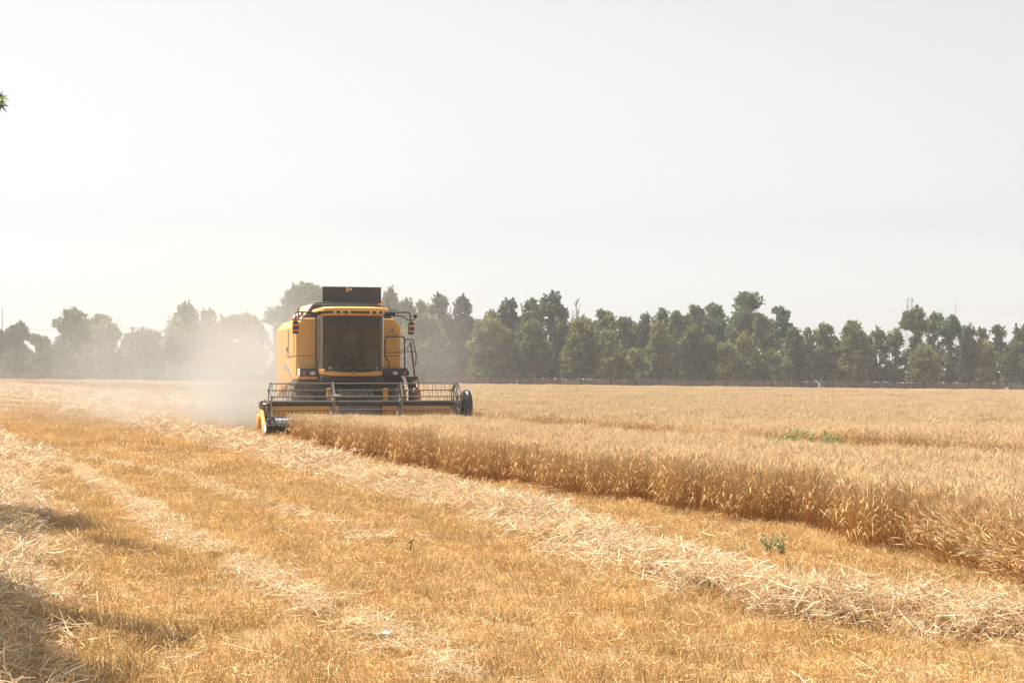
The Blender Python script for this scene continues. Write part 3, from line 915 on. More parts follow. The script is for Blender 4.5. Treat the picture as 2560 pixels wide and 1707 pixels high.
    mirror(-1, [(-.95, 3.35, 3.545), (-1.66, 3.25, 3.56), (-1.665, 3.22, 3.28)],
           [(-1.0, 3.35, 3.47), (-1.42, 3.28, 3.46), (-1.49, 3.24, 3.33), (-1.78, 3.22, 3.32)], -1.755, -1.575, 3.30, 2.925, 3.20)
    mirror(1, [(.9, 3.35, 3.57), (1.665, 3.25, 3.58), (1.71, 3.22, 3.30)],
           [(.95, 3.35, 3.48), (1.48, 3.28, 3.47), (1.58, 3.24, 3.35), (1.80, 3.22, 3.35), (1.82, 3.22, 3.43)], 1.625, 1.80, 3.295, 2.925, 3.20)
    MB().tube([(-.95, 3.36, 3.52), (-1.25, 3.32, 3.53)], .045, 8, .03).build("arm_bracket", M_black, H)
    MB().tube([(.92, 3.36, 3.53), (1.26, 3.32, 3.54)], .055, 8, .045).build("arm_bracket", M_black, H)
    MB().tube([(1.33, 3.3, 3.48), (1.33, 3.3, 3.58)], .012, 6).build("arm_brace", M_black, H)
    MB().lathe([(0, -.03), (.05, -.028), (.065, 0), (.04, .05), (0, .06)], 'y', (1.825, 3.2, 3.47), 16).build("round_mirror", M_black, H)
    # beacon, burning amber
    bs = MB().tube([(-1.33, 4.42, 3.42), (-1.33, 4.42, 3.62)], .022).lathe([(.06, 0), (.075, .01), (.075, .05), (.06, .06)], 'z', (-1.33, 4.42, 3.58), 14).build("beacon_base", M_orange, H)
    MB().lathe([(.058, 0), (.06, .06), (.05, .11), (.0, .125)], 'z', (-1.33, 4.42, 3.64), 14).build("beacon_lamp", M_amber, H, label="lit amber beacon lamp")
    MB().box(-1.49, -1.44, 4.42, 4.47, 3.42, 3.72).build("aerial_stub", M_rust, H)
    MB().tube([(1.08, 4.7, 3.86), (1.30, 4.7, 3.60), (1.34, 4.6, 3.42)], .018, 6).tube([(1.22, 4.75, 4.06), (1.30, 4.7, 3.75), (1.36, 4.6, 3.62)], .010, 6).tube([(1.30, 4.7, 3.70), (1.58, 4.72, 3.70)], .012, 6).build("tank_strut", M_black, H)
    # ---- light boxes beside the cab, platform and railing
    for x0, x1, hx, rx in ((-1.50, -.93, -1.135, -1.395), (.93, 1.66, 1.285, 1.565)):
        lb = MB().box(x0, x1, 3.52, 4.1, 1.715, 1.945).build("lamp_box", M_black, H, .012)
        el = MB().lathe([(0, -.03), (.07, -.026), (.09, -.01), (.10, .02)], 'y', (0, 0, 0), 20)
        for v in el.bm.verts: v.co = Vector((v.co.x * .85 + hx, v.co.y + 3.515, v.co.z * .58 + 1.795))
        el.build("headlamp", M_lens, lb)
        MB().box(rx - .042, rx + .042, 3.49, 3.522, 1.755, 1.845).build("marker_lamp", M_redlens, lb, .008)
    MB().box(-1.515, -1.498, 3.53, 4.1, 1.73, 1.93).build("reflector_plate", M_white, H)
    MB().box(1.655, 1.71, 3.56, 3.8, 1.72, 1.87).build("end_bracket", M_black, H, .01)
    MB().box(-1.55, -.98, 3.60, 4.16, 1.62, 1.712).build("step_panel", M_yellow2, H, .015)
    rl = MB().bend([(1.14, 3.72, 1.94), (1.14, 3.72, 2.10), (1.02, 3.72, 2.28), (1.02, 3.72, 2.88), (1.60, 3.72, 2.88), (1.61, 3.72, 1.94)], .021, 8, 5, .10)
    rl.tube([(1.02, 3.72, 2.40), (1.61, 3.72, 2.41)], .016, 6)
    rl.build("hand_rail", M_darkmet, H)
    r2 = MB().bend([(1.61, 3.70, 2.80), (1.83, 3.6, 2.80), (1.92, 3.52, 2.30), (1.89, 3.5, 2.02)], .018, 8, 5, .08).tube([(1.61, 3.7, 2.43), (1.90, 3.55, 2.44)], .014, 6)
    r2.tube([(1.575, 3.70, 2.79), (1.645, 3.70, 2.79)], .022, 6).tube([(1.60, 3.69, 2.60), (1.585, 3.69, 2.5)], .024, 6).tube([(1.60, 3.69, 2.26), (1.59, 3.69, 2.18)], .022, 6)
    r2.build("gate_rail", M_darkmet, H)
    MB().tube([(1.745, 3.5, 2.72), (1.80, 3.5, 2.30), (1.865, 3.5, 1.70)], .026, 8).build("ladder_rail", M_darkmet, H)
    MB().bend([(1.33, 4.1, 3.10), (1.36, 4.0, 2.85), (1.40, 3.95, 2.60), (1.50, 3.85, 2.48), (1.60, 3.8, 2.47), (1.67, 3.7, 2.53), (1.745, 3.5, 2.69)], .017, 8, 6, .2).build("hose", M_hose, H)
    MB().tube([(1.335, 4.12, 3.13), (1.335, 4.12, 3.05)], .03, 8).tube([(1.35, 4.12, 3.08), (1.54, 4.12, 2.86)], .014, 6).build("hose_bracket", M_grey, H)
    ld = MB().prism([(1.60, 1.70), (1.94, 1.70), (1.945, 1.66), (1.885, 1.60), (1.885, 1.36), (1.68, 1.36), (1.66, 1.56)], 'y', 3.35, 3.62).build("ladder_box", M_black, H, .012)
    MB().box(1.80, 1.86, 3.335, 3.352, 1.50, 1.59).build("ladder_sticker", paint("yellow_mark", (.62, .42, .03), .5, dust=.05), ld)
    MB().bend([(1.90, 3.45, 1.66), (1.97, 3.45, 1.58), (1.985, 3.45, 1.35)], .018, 6, 4, .05).build("ladder_handle", M_black, ld)
    lad = MB()
    for x in (1.70, 1.72): lad.box(x, x + .02, 3.4, 3.62, .55, 1.40)
    for z in (.62, .90, 1.18): lad.box(1.70, 1.98, 3.38, 3.62, z, z + .035)
    lad.build("ladder", M_darkmet, H)
    ex = MB().lathe([(.0, .02), (.07, .0), (.105, .04), (.112, .10), (.112, .42), (.09, .50), (.045, .54), (.04, .60), (.0, .61)], 'z', (1.90, 3.30, .78), 18).build("fire_extinguisher", M_rust, H)
    MB().box(1.70, 1.80, 3.34, 3.5, .80, 1.36).build("hydraulic_block", M_darkmet, H, .02)
    # ---- chassis, feeder house, wheels
    MB().prism([(-1.62, 1.50), (-1.52, 1.615), (1.50, 1.715), (1.60, 1.55), (1.30, 1.30), (.85, 1.18), (-.85, 1.18), (-1.62, 1.36)], 'y', 3.75, 4.6).build("front_axle_cover", M_black, H, .02)
    MB().box(-.95, .95, 4.1, 8.0, .75, 1.60).build("chassis", M_darkmet, H, .02)
    MB().box(-.95, .90, 3.1, 4.1, 1.52, 1.71).build("cab_support", M_black, H, .02)
    MB().loft([[Vector(p) for p in ((-.62, 1.75, .22), (.58, 1.75, .22), (.58, 1.75, .98), (-.62, 1.75, .98))],
               [Vector(p) for p in ((-.55, 4.2, .85), (.52, 4.2, .85), (.52, 4.2, 1.50), (-.55, 4.2, 1.50))]]).build("feeder_house", paint("feeder_grey", (.11, .10, .09), .6, dust=.3), H, .02)
    for x in (-.93, .66):
        MB().box(x, x + .13, 1.78, 1.95, .30, 1.38).build("feeder_side_post", M_yellow2, H, .01)
    MB().box(-.98, .82, 1.80, 1.90, .98, 1.16).build("feeder_beam", M_darkmet, H, .01)
    for k in range(3):
        MB().bend([(-.5 + .4 * k, 1.9, 1.05), (-.45 + .38 * k, 2.5, 1.30), (-.35 + .35 * k, 3.6, 1.52)], .018, 6, 5, .3).build("hydraulic_hose", M_black, H)
    def wheel(cx, cy, rad, w, name="front_wheel"):
        prof = [(rad * .55, -w / 2), (rad * .80, -w * .52), (rad * .94, -w * .46), (rad * .985, -w * .3), (rad * .995, 0), (rad * .985, w * .3), (rad * .94, w * .46), (rad * .80, w * .52), (rad * .55, w / 2)]
        t = MB().lathe(prof, 'x', (cx, cy, rad), 40)
        wh = t.build(name, M_tyre, H)
        lug = MB()
        n = 20
        for k in range(n):
            for sd in (-1, 1):
                a = 2 * math.pi * (k + (.5 if sd > 0 else 0)) / n
                pr = []
                for f in (0.0, .35, .7, 1.0):
                    aa = a + f * .30
                    x = cx + sd * w * (.02 + .48 * f)
                    r0 = rad * (.985 - .05 * f * f); r1 = r0 + .045
                    da = .030
                    pr.append([Vector((x, cy + r_ * math.sin(q), rad + r_ * math.cos(q))) for r_, q in ((r0, aa - da), (r1, aa - da * .7), (r1, aa + da * .7), (r0, aa + da))])
                lug.loft(pr)
        lug.build("tread", paint("dusty_tread", (.10, .092, .085), .85, dust=.55), wh)
        MB().lathe([(rad * .56, -w * .44), (rad * .50, -w * .30), (rad * .22, -w * .12), (.0, -w * .14), (.0, w * .14), (rad * .22, w * .12), (rad * .5, w * .30), (rad * .56, w * .44)], 'x', (cx, cy, rad), 32).build("rim", M_yellow2, wh)
    wheel(-1.36, 4.75, .76, .68); wheel(1.40, 4.75, .76, .68)
    wheel(-1.25, 8.0, .50, .36, "rear_wheel"); wheel(1.25, 8.0, .50, .36, "rear_wheel")
    # ---- cutting header
    XL, XR = -2.74, 2.70
    MB().prism([(1.72, .12), (1.78, .12), (1.80, .96), (1.74, .96)], 'x', XL, -.66).build("header_back_sheet", M_yellow2, H, .008)
    MB().prism([(1.72, .12), (1.78, .12), (1.80, .96), (1.74, .96)], 'x', .62, XR).build("header_back_sheet", M_yellow2, H, .008)
    MB().box(XL, XR, 1.72, 1.86, .96, 1.02).build("header_top_beam", M_darkmet, H, .01)
    MB().prism([(.45, .05), (.55, .04), (1.2, .05), (1.74, .13), (1.72, .17), (1.2, .09), (.5, .09)], 'x', XL, XR).build("header_floor", M_darkmet, H)
    kb = MB().box(XL, XR, .38, .46, .05, .075)
    for k in range(70):
        x = XL + .04 + k * .0762
        kb.prism([(x - .02, .40), (x + .02, .40), (x, .24)], 'z', .055, .075)
    kb.build("knife_bar", M_steel, H)
    au = MB().lathe([(.16, XL + .03), (.16, XR - .03)], 'x', (0, 1.30, .40), 24).build("auger", M_bright, H)
    fl = MB()
    for x0, x1, hand in ((XL + .05, -.55, 1), (XR - .05, .55, -1)):
        n = 90; prev = None
        for k in range(n + 1):
            f = k / n; x = x0 + (x1 - x0) * f; a = hand * f * 2 * math.pi * 3.6
            p = [Vector((x + e, 1.30 + r_ * math.cos(a), .40 + r_ * math.sin(a))) for e in (-.004, .004) for r_ in (.15, .27)]
            p = [p[0], p[1], p[3], p[2]]
            if prev: fl.loft([prev, p], caps=False)
            prev = p
    fl.build("auger_flight", M_steel, au)
    # reel
    RY, RZ, RR = .86, .965, .55
    ang = [20, 80, 140, 200, 260, 320]
    pos = [(RY - RR * math.cos(R(a)), RZ + RR * math.sin(R(a))) for a in ang]
    reel = MB().lathe([(.075, -2.60), (.075, 2.52)], 'x', (0, RY, RZ), 20).build("reel_tube", M_darkmet, H)
    spare = MB()
    for y, z in pos:
        bt = MB().tube([(-2.60, y, z), (2.52, y, z)], .016, 8).build("reel_bat", M_steel, reel)
        xs_t = []; k = 0; x = -2.54
        while x < 2.48:
            xs_t.append(x); x += .115 + (.035 if k % 2 else -.02); k += 1
        def tine(b, x):
            b.tube([(x, y - .005, z - .01), (x, y - .008, z - .055), (x, y - .012, z - .065), (x + .003, y + .01, z - .25)], .0085, 5, .0042)
            return b
        if z > 1.1:                    # the three upper bats show best: every tine a piece of its own
            src = None
            for x in xs_t[:42 if z > 1.4 or z < 1.2 else 16]:
                if src is None: src = tine(MB(), x).build("tine", M_darkmet, reel); x00 = x; continue
                o = src.copy(); COL.objects.link(o); o.parent = reel; o.location.x = x - x00
            rest = [] if z > 1.4 or z < 1.2 else xs_t[16:]
        else: rest = xs_t
        for x in rest: tine(spare, x)
    spare.build("spare_tines", M_darkmet, reel, kind='stuff')
    for i, sx in enumerate((-2.60, -.905, .965, 2.52)):
        sp = MB()
        n = 6
        for k in range(n):
            (y0, z0), (y1, z1) = pos[k], pos[(k + 1) % n]
            # rim bar and spoke, flat plates
            def plate(a, b_, wdt, x, th):
                a, b_ = Vector((0, *a)), Vector((0, *b_))
                d = (b_ - a).normalized(); nn = Vector((0, -d.z, d.y)) * wdt
                q = [a - nn, a + nn, b_ + nn, b_ - nn]
                sp.loft([[p + Vector((x - th, 0, 0)) for p in q], [p + Vector((x + th, 0, 0)) for p in q]])
            plate((y0, z0), (y1, z1), .020, sx, .012)
            plate((RY, RZ), (y0, z0), .020, sx + .03, .008)
            sp.lathe([(.0, -.03), (.035, -.03), (.035, .03), (.0, .03)], 'x', (sx, y0, z0), 10)
        sp.lathe([(.13, -.02), (.13, .02)], 'x', (sx, RY, RZ), 20)
        sp.build("reel_spider", M_steel, reel)
    # second eccentric star beside the right end
    sp = MB()
    for k in range(6):
        (y0, z0), (y1, z1) = pos[k], pos[(k + 1) % 6]
        sp.tube([(2.60, y0 + .05, z0 + .05), (2.60, y1 + .05, z1 + .05)], .022, 6)
        sp.tube([(2.60, RY + .05, RZ + .05), (2.60, y0 + .05, z0 + .05)], .016, 6)
    sp.build("reel_star", M_steel, reel)
    for x in (-2.66, 2.66):
        MB().loft([[Vector((x - .03, y, z)) for y, z in ((1.78, 1.06), (1.78, .96), (.80, .90), (.72, .96), (.80, 1.02))], [Vector((x + .03, y, z)) for y, z in ((1.78, 1.06), (1.78, .96), (.80, .90), (.72, .96), (.80, 1.02))]]).build("reel_arm", M_darkmet, H, .006)
        MB().tube([(x, 1.65, .45), (x, .98, .88)], .03, 8).tube([(x, 1.3, .67), (x, .95, .90)], .018, 8).build("lift_cylinder", M_bright, H)
    # left end: side sheet, divider with bright point, drive box
    MB().prism([(.10, .10), (.35, .03), (1.85, .06), (1.85, .98), (1.25, .96), (.80, .62)], 'x', -2.80, -2.745).build("header_end_sheet", M_yellow2, H, .012)
    MB().prism([(.10, .10), (.35, .03), (1.85, .06), (1.85, .98), (1.25, .96), (.80, .62)], 'x', 2.70, 2.755).build("header_end_sheet", M_black, H, .012)
    dv = MB().loft([[Vector((-2.80 + dx, y, z + dz)) for dx, dz in ((-.055, -.05), (.055, -.05), (.05, .04), (-.03, .05))] for y, z, in ((1.35, .90), (.95, .70), (.55, .50), (.22, .36))]).build("crop_divider", M_yellow, H, .012, label="long sloping yellow crop divider")
    MB().loft([[Vector((-2.80 + dx * k, y, z + dz * k)) for dx, dz in ((-.055, -.05), (.055, -.05), (.05, .04), (-.03, .05))] for y, z, k in ((.22, .36, 1.0), (.0, .26, .62), (-.12, .20, .15))]).build("divider_point", M_bright, dv)
    MB().prism([(.25, .02), (.60, .02), (.95, .55), (.55, .46), (.20, .26)], 'x', -2.835, -2.80).build("divider_shield", M_yellow, H, .01)
    MB().lathe([(0, -.05), (.20, -.045), (.24, -.02), (.24, .03), (.2, .045)], 'x', (-2.87, 1.30, .45), 24).build("drive_guard", M_yellow, H, .0)
    MB().box(-2.86, -2.72, 1.10, 1.40, .84, 1.02).lathe([(.05, -.03), (.075, 0), (.05, .03)], 'x', (-2.80, 1.12, 1.0), 14).tube([(-2.78, 1.0, .95), (-2.62, .9, .93)], .03, 8).box(-2.72, -2.64, .95, 1.12, .62, .86).build("reel_drive", M_steel, H, .012)
    MB().prism([(.2, .0), (.75, .0), (.9, .10), (.55, .16), (.25, .09)], 'x', -2.74, -2.60).build("skid_shoe", M_darkmet, H, .01)
    # right end: big rounded black belt guard
    gd = MB(); rings = []
    for r_, w in ((.04, -.10), (.38, -.105), (.46, -.085), (.50, -.03), (.505, .03), (.475, .085), (.40, .112), (.04, .12)):
        ring_ = []
        for k in range(36):
            t = 2 * math.pi * k / 36
            cz = .84 if math.sin(t) > 0 else .68
            ring_.append(Vector((2.865 + w, .95 + r_ * math.cos(t), cz + r_ * math.sin(t))))
        rings.append(ring_)
    gd.loft(rings).build("belt_guard", paint("glossy_black_guard", (.018, .018, .02), .25, dust=.06), H, label="large rounded glossy black guard at the right header end")
    MB().tube([(2.73, 1.0, 1.0), (2.80, .95, .86)], .06, 10).build("drive_shaft", M_steel, H)
    MB().tube([(2.76, .8, .70), (2.76, .62, .62)], .035, 8).build("knife_drive", M_steel, H)
    return H
H = make_harvester()

# flag draped over the left tank slope (rests on the machine)
def flag():
    root = None
    def slope(t, y):      # t 0 low .. 1 high
        f = (y - 4.7) / 2.9
        lo = Vector((-1.36 - .05 * f, y, 3.44)); hi = Vector((-1.02, y - .1 * f, 3.885))
        return lo.lerp(hi, t) + Vector((-.022, 0, .022))
    def strip(t0, t1, nm, mat, parent):
        bm = MB(); rows = []
        for j in range(5):
            t = t0 + (t1 - t0) * j / 4
            r = []
            for i in range(19):
                y = 5.3 + 2.0 * i / 18
                p = slope(t, y)
                wv = .018 * math.sin(i * .9 + j) + .012 * math.sin(i * 2.1)
                p = p + Vector((-.5, 0, .7)) * abs(wv)
                r.append(p)
            rows.append(r)
        bm.loft(rows, close=False)
        o = bm.build(nm, mat, parent)
        sm = o.modifiers.new("thickness", 'SOLIDIFY'); sm.thickness = .006
        return o
    root = empty("flag", (MO[0], MO[1], zg(MO[0])), YAW, label="green, white and red flag draped over the sloping side of the harvester tank", cat="flag")
    strip(.02, .15, "red_stripe", M_redcloth, root)
    strip(.15, .62, "white_stripe", M_white, root)
    strip(.62, .76, "green_stripe", M_green, root)
flag()

# ------------------------------------------------------------------ trees
def leaf_soup(s, centers, rad, n_per, size, cols, up=.35, squash=1.0):
    """leaf cards in small sprays round each twig centre"""
    C = np.repeat(centers, n_per, axis=0)
    n = len(C)
    off = rng.normal(0, 1, (n, 3)); off /= np.linalg.norm(off, axis=1, keepdims=True)
    off *= (rng.uniform(0, 1, (n, 1)) ** .5) * np.repeat(rad, n_per)[:, None]
    off[:, 2] *= squash
    p = C + off
    d = off + rng.normal(0, .35, (n, 3)) * np.repeat(rad, n_per)[:, None] + np.array([0, 0, up]) * np.repeat(rad, n_per)[:, None]
    d /= np.linalg.norm(d, axis=1, keepdims=True) + 1e-9
    w = np.cross(d, rng.normal(size=(n, 3))); w /= np.linalg.norm(w, axis=1, keepdims=True) + 1e-9
    L = size * rng.uniform(.6, 1.35, (n, 1)); Wd = L * rng.uniform(.28, .45, (n, 1))
    V = np.stack([p - d * L * .5, p + w * Wd - d * L * .05, p + d * L * .5, p - w * Wd - d * L * .05], 1)
    c = np.repeat(cols, n_per, axis=0) * (1 + rng.normal(0, .16, (n, 1)))
    CC = np.repeat(np.clip(c, .005, .9)[:, None, :], 4, axis=1)
    base = np.arange(n)[:, None] * 4 + np.arange(4)[None]
    s.add(V, CC, Q=base)

GREEN = {'o': (0.195, 0.210, 0.075), 'g': (0.145, 0.175, 0.070), 'd': (0.088, 0.122, 0.056), 'b': (0.060, 0.080, 0.060)}

def make_tree(name, x, y, h, w, style, colr, label, cat="tree", group="trees along the far edge of the field", leaf=.30, dens=1.0, twig_r=.42):
    z0 = zg(x)
    root = empty(name, (x, y, z0), label=label, cat=cat, group=group)
    lobes = []                     # (cx, cy, cz, rx, rz)
    r = w / 2
    if style == 'col':             # leafy from low down, narrowing to an uneven top
        n = max(5, int(h / 1.25))
        for i in range(n):
            f = (i + .5) / n
            k = (.62 + .45 * math.sin(math.pi * min(1, f * .9 + .18))) * rnd.uniform(.72, 1.08)
            cz = h * (.10 + .80 * f)
            a = rnd.uniform(0, 2 * math.pi)
            lobes.append((math.cos(a) * r * .34 * rnd.random(), math.sin(a) * r * .34 * rnd.random(), cz, r * k * .92, h / n * 1.05))
        for i in range(int(n * 1.3)):
            a = rnd.uniform(0, 2 * math.pi); f = rnd.uniform(.1, .92)
            lobes.append((math.cos(a) * r * .62, math.sin(a) * r * .62, h * (.1 + .8 * f), r * rnd.uniform(.26, .42), h * rnd.uniform(.05, .09)))
        lobes.append((rnd.uniform(-.15, .15) * r, 0, h * .93, r * .34, h * .065))
    elif style == 'round':         # broad rounded crown
        for i in range(20):
            a = rnd.uniform(0, 2 * math.pi); f = rnd.random()
            rr = r * .62 * math.sqrt(rnd.random())
            cz = h * (.18 + .70 * f)
            k = math.sqrt(max(.12, 1 - ((f - .45) / .62) ** 2))
            lobes.append((math.cos(a) * rr * k, math.sin(a) * rr * k, cz, r * rnd.uniform(.34, .50) * k, h * rnd.uniform(.07, .12)))
        lobes.append((0, 0, h * .5, r * .72, h * .34))
        lobes.append((rnd.uniform(-.1, .1) * r, 0, h * .88, r * .45, h * .09))
    elif style == 'waist':         # tall, with a separate head above a thinner middle
        for cx, cz, rx, rz in ((0, .86, .72, .10), (.3, .78, .55, .07), (-.4, .80, .5, .06), (.1, .93, .38, .06), (-.1, .66, .36, .08), (.25, .52, .5, .09), (-.35, .42, .55, .09), (.1, .30, .75, .10), (.4, .2, .6, .08), (-.4, .2, .6, .09)):
            lobes.append((cx * r + rnd.uniform(-.1, .1) * r, rnd.uniform(-.3, .3) * r, cz * h, rx * r * rnd.uniform(.85, 1.1), rz * h))
    elif style == 'open':          # loose clumps with sky between the limbs
        n = 15
        for i in range(n):
            f = i / (n - 1); a = i * 2.4 + rnd.random()
            rr = r * (.30 + .55 * math.sin(math.pi * min(1, f + .12))) * rnd.uniform(.6, 1.1)
            lobes.append((math.cos(a) * rr * .8, math.sin(a) * rr * .8, h * (.18 + .75 * f), r * rnd.uniform(.26, .42), h * rnd.uniform(.045, .075)))
    elif style == 'twin':
        for cx, top in ((-.36, 1.0), (.42, .97)):
            n = 9
            for i in range(n):
                f = (i + .5) / n
                lobes.append((cx * r + rnd.uniform(-.2, .2) * r, rnd.uniform(-.3, .3) * r, h * top * (.1 + .84 * f), r * (.62 - .30 * f) * rnd.uniform(.8, 1.1), h * .085))
        for i in range(6):
            a = rnd.uniform(0, 6.28)
            lobes.append((math.cos(a) * r * .7, math.sin(a) * r * .5, h * rnd.uniform(.15, .75), r * .32, h * .06))
    elif style == 'bush':
        for i in range(9):
            a = rnd.uniform(0, 6.28); f = rnd.random()
            lobes.append((math.cos(a) * r * .5, math.sin(a) * r * .5, h * (.15 + .65 * f), r * rnd.uniform(.4, .6) * (1.1 - .5 * f), h * rnd.uniform(.14, .22)))
        lobes.append((0, 0, h * .86, r * .35, h * .12))
    s = Soup()
    base = np.array(GREEN[colr])
    for cx, cy, cz, rx, rz in lobes:
        vol = max(.15, rx * rx * rz)
        nt = int(np.clip(5 + 15 * (rx * rx + rx * rz * 2) * dens, 6, 150))
        d = rng.normal(0, 1, (nt, 3)); d /= np.linalg.norm(d, axis=1, keepdims=True)
        f = rng.uniform(.35, 1.0, (nt, 1)) ** .5
        c = np.array([cx, cy, cz]) + d * f * np.array([rx, rx, rz]) * rng.uniform(.85, 1.18, (nt, 1))
        c[:, 2] = np.where(c[:, 2] < 1.7, 1.7 + .5 * rng.uniform(size=nt), c[:, 2])
        cl = base[None] * (1 + rng.normal(0, .10)) * (1 + rng.normal(0, .16, (nt, 1)))
        cl = cl * (1 + np.array([.07, .03, -.07]) * rng.normal(0, 1))
        leaf_soup(s, c, np.full(nt, twig_r) * rng.uniform(.6, 1.25, nt), 17, leaf, cl)
        # upright shoots breaking the outline
        ns = max(2, nt // 9)
        i = rng.integers(0, nt, ns)
        sh = c[i][:, None, :] + np.linspace(0, 1, 5)[None, :, None] * np.stack([rng.normal(0, .18, ns), rng.normal(0, .18, ns), rng.uniform(.3, .65, ns)], 1)[:, None, :]
        leaf_soup(s, sh.reshape(-1, 3), np.full(ns * 5, .17), 5, leaf * .9, np.repeat(cl[i], 5, axis=0), up=1.2)
    crown = link_mesh("crown", s.mesh("crown"), M_leaf, root)
    tb = MB()
    tr = .05 + h * .016
    lean = rnd.uniform(-.02, .02) * h
    top = h * (.86 if style != 'bush' else .5)
    stem = [Vector((lean * f + .06 * math.sin(f * 9 + x), .05 * math.sin(f * 7), top * f - (.15 if f == 0 else 0))) for f in (0, .12, .3, .5, .7, .86, 1)]
    tb.tube(stem, tr, 7, tr * .18)
    for cx, cy, cz, rx, rz in lobes[::2]:
        f = max(.06, (cz - rx * .9) / top)
        f = min(f, .9)
        p0 = Vector((lean * f, 0, top * f)); p1 = Vector((cx, cy, cz))
        if (p1 - p0).length < .3: continue
        mid = p0.lerp(p1, .5) + Vector((0, 0, -.08 * (p1 - p0).length))
        tb.tube([p0, mid, p1], tr * .36 * (1 - f * .5), 5, tr * .08)
    tb.build("trunk", M_bark, root)
    return root

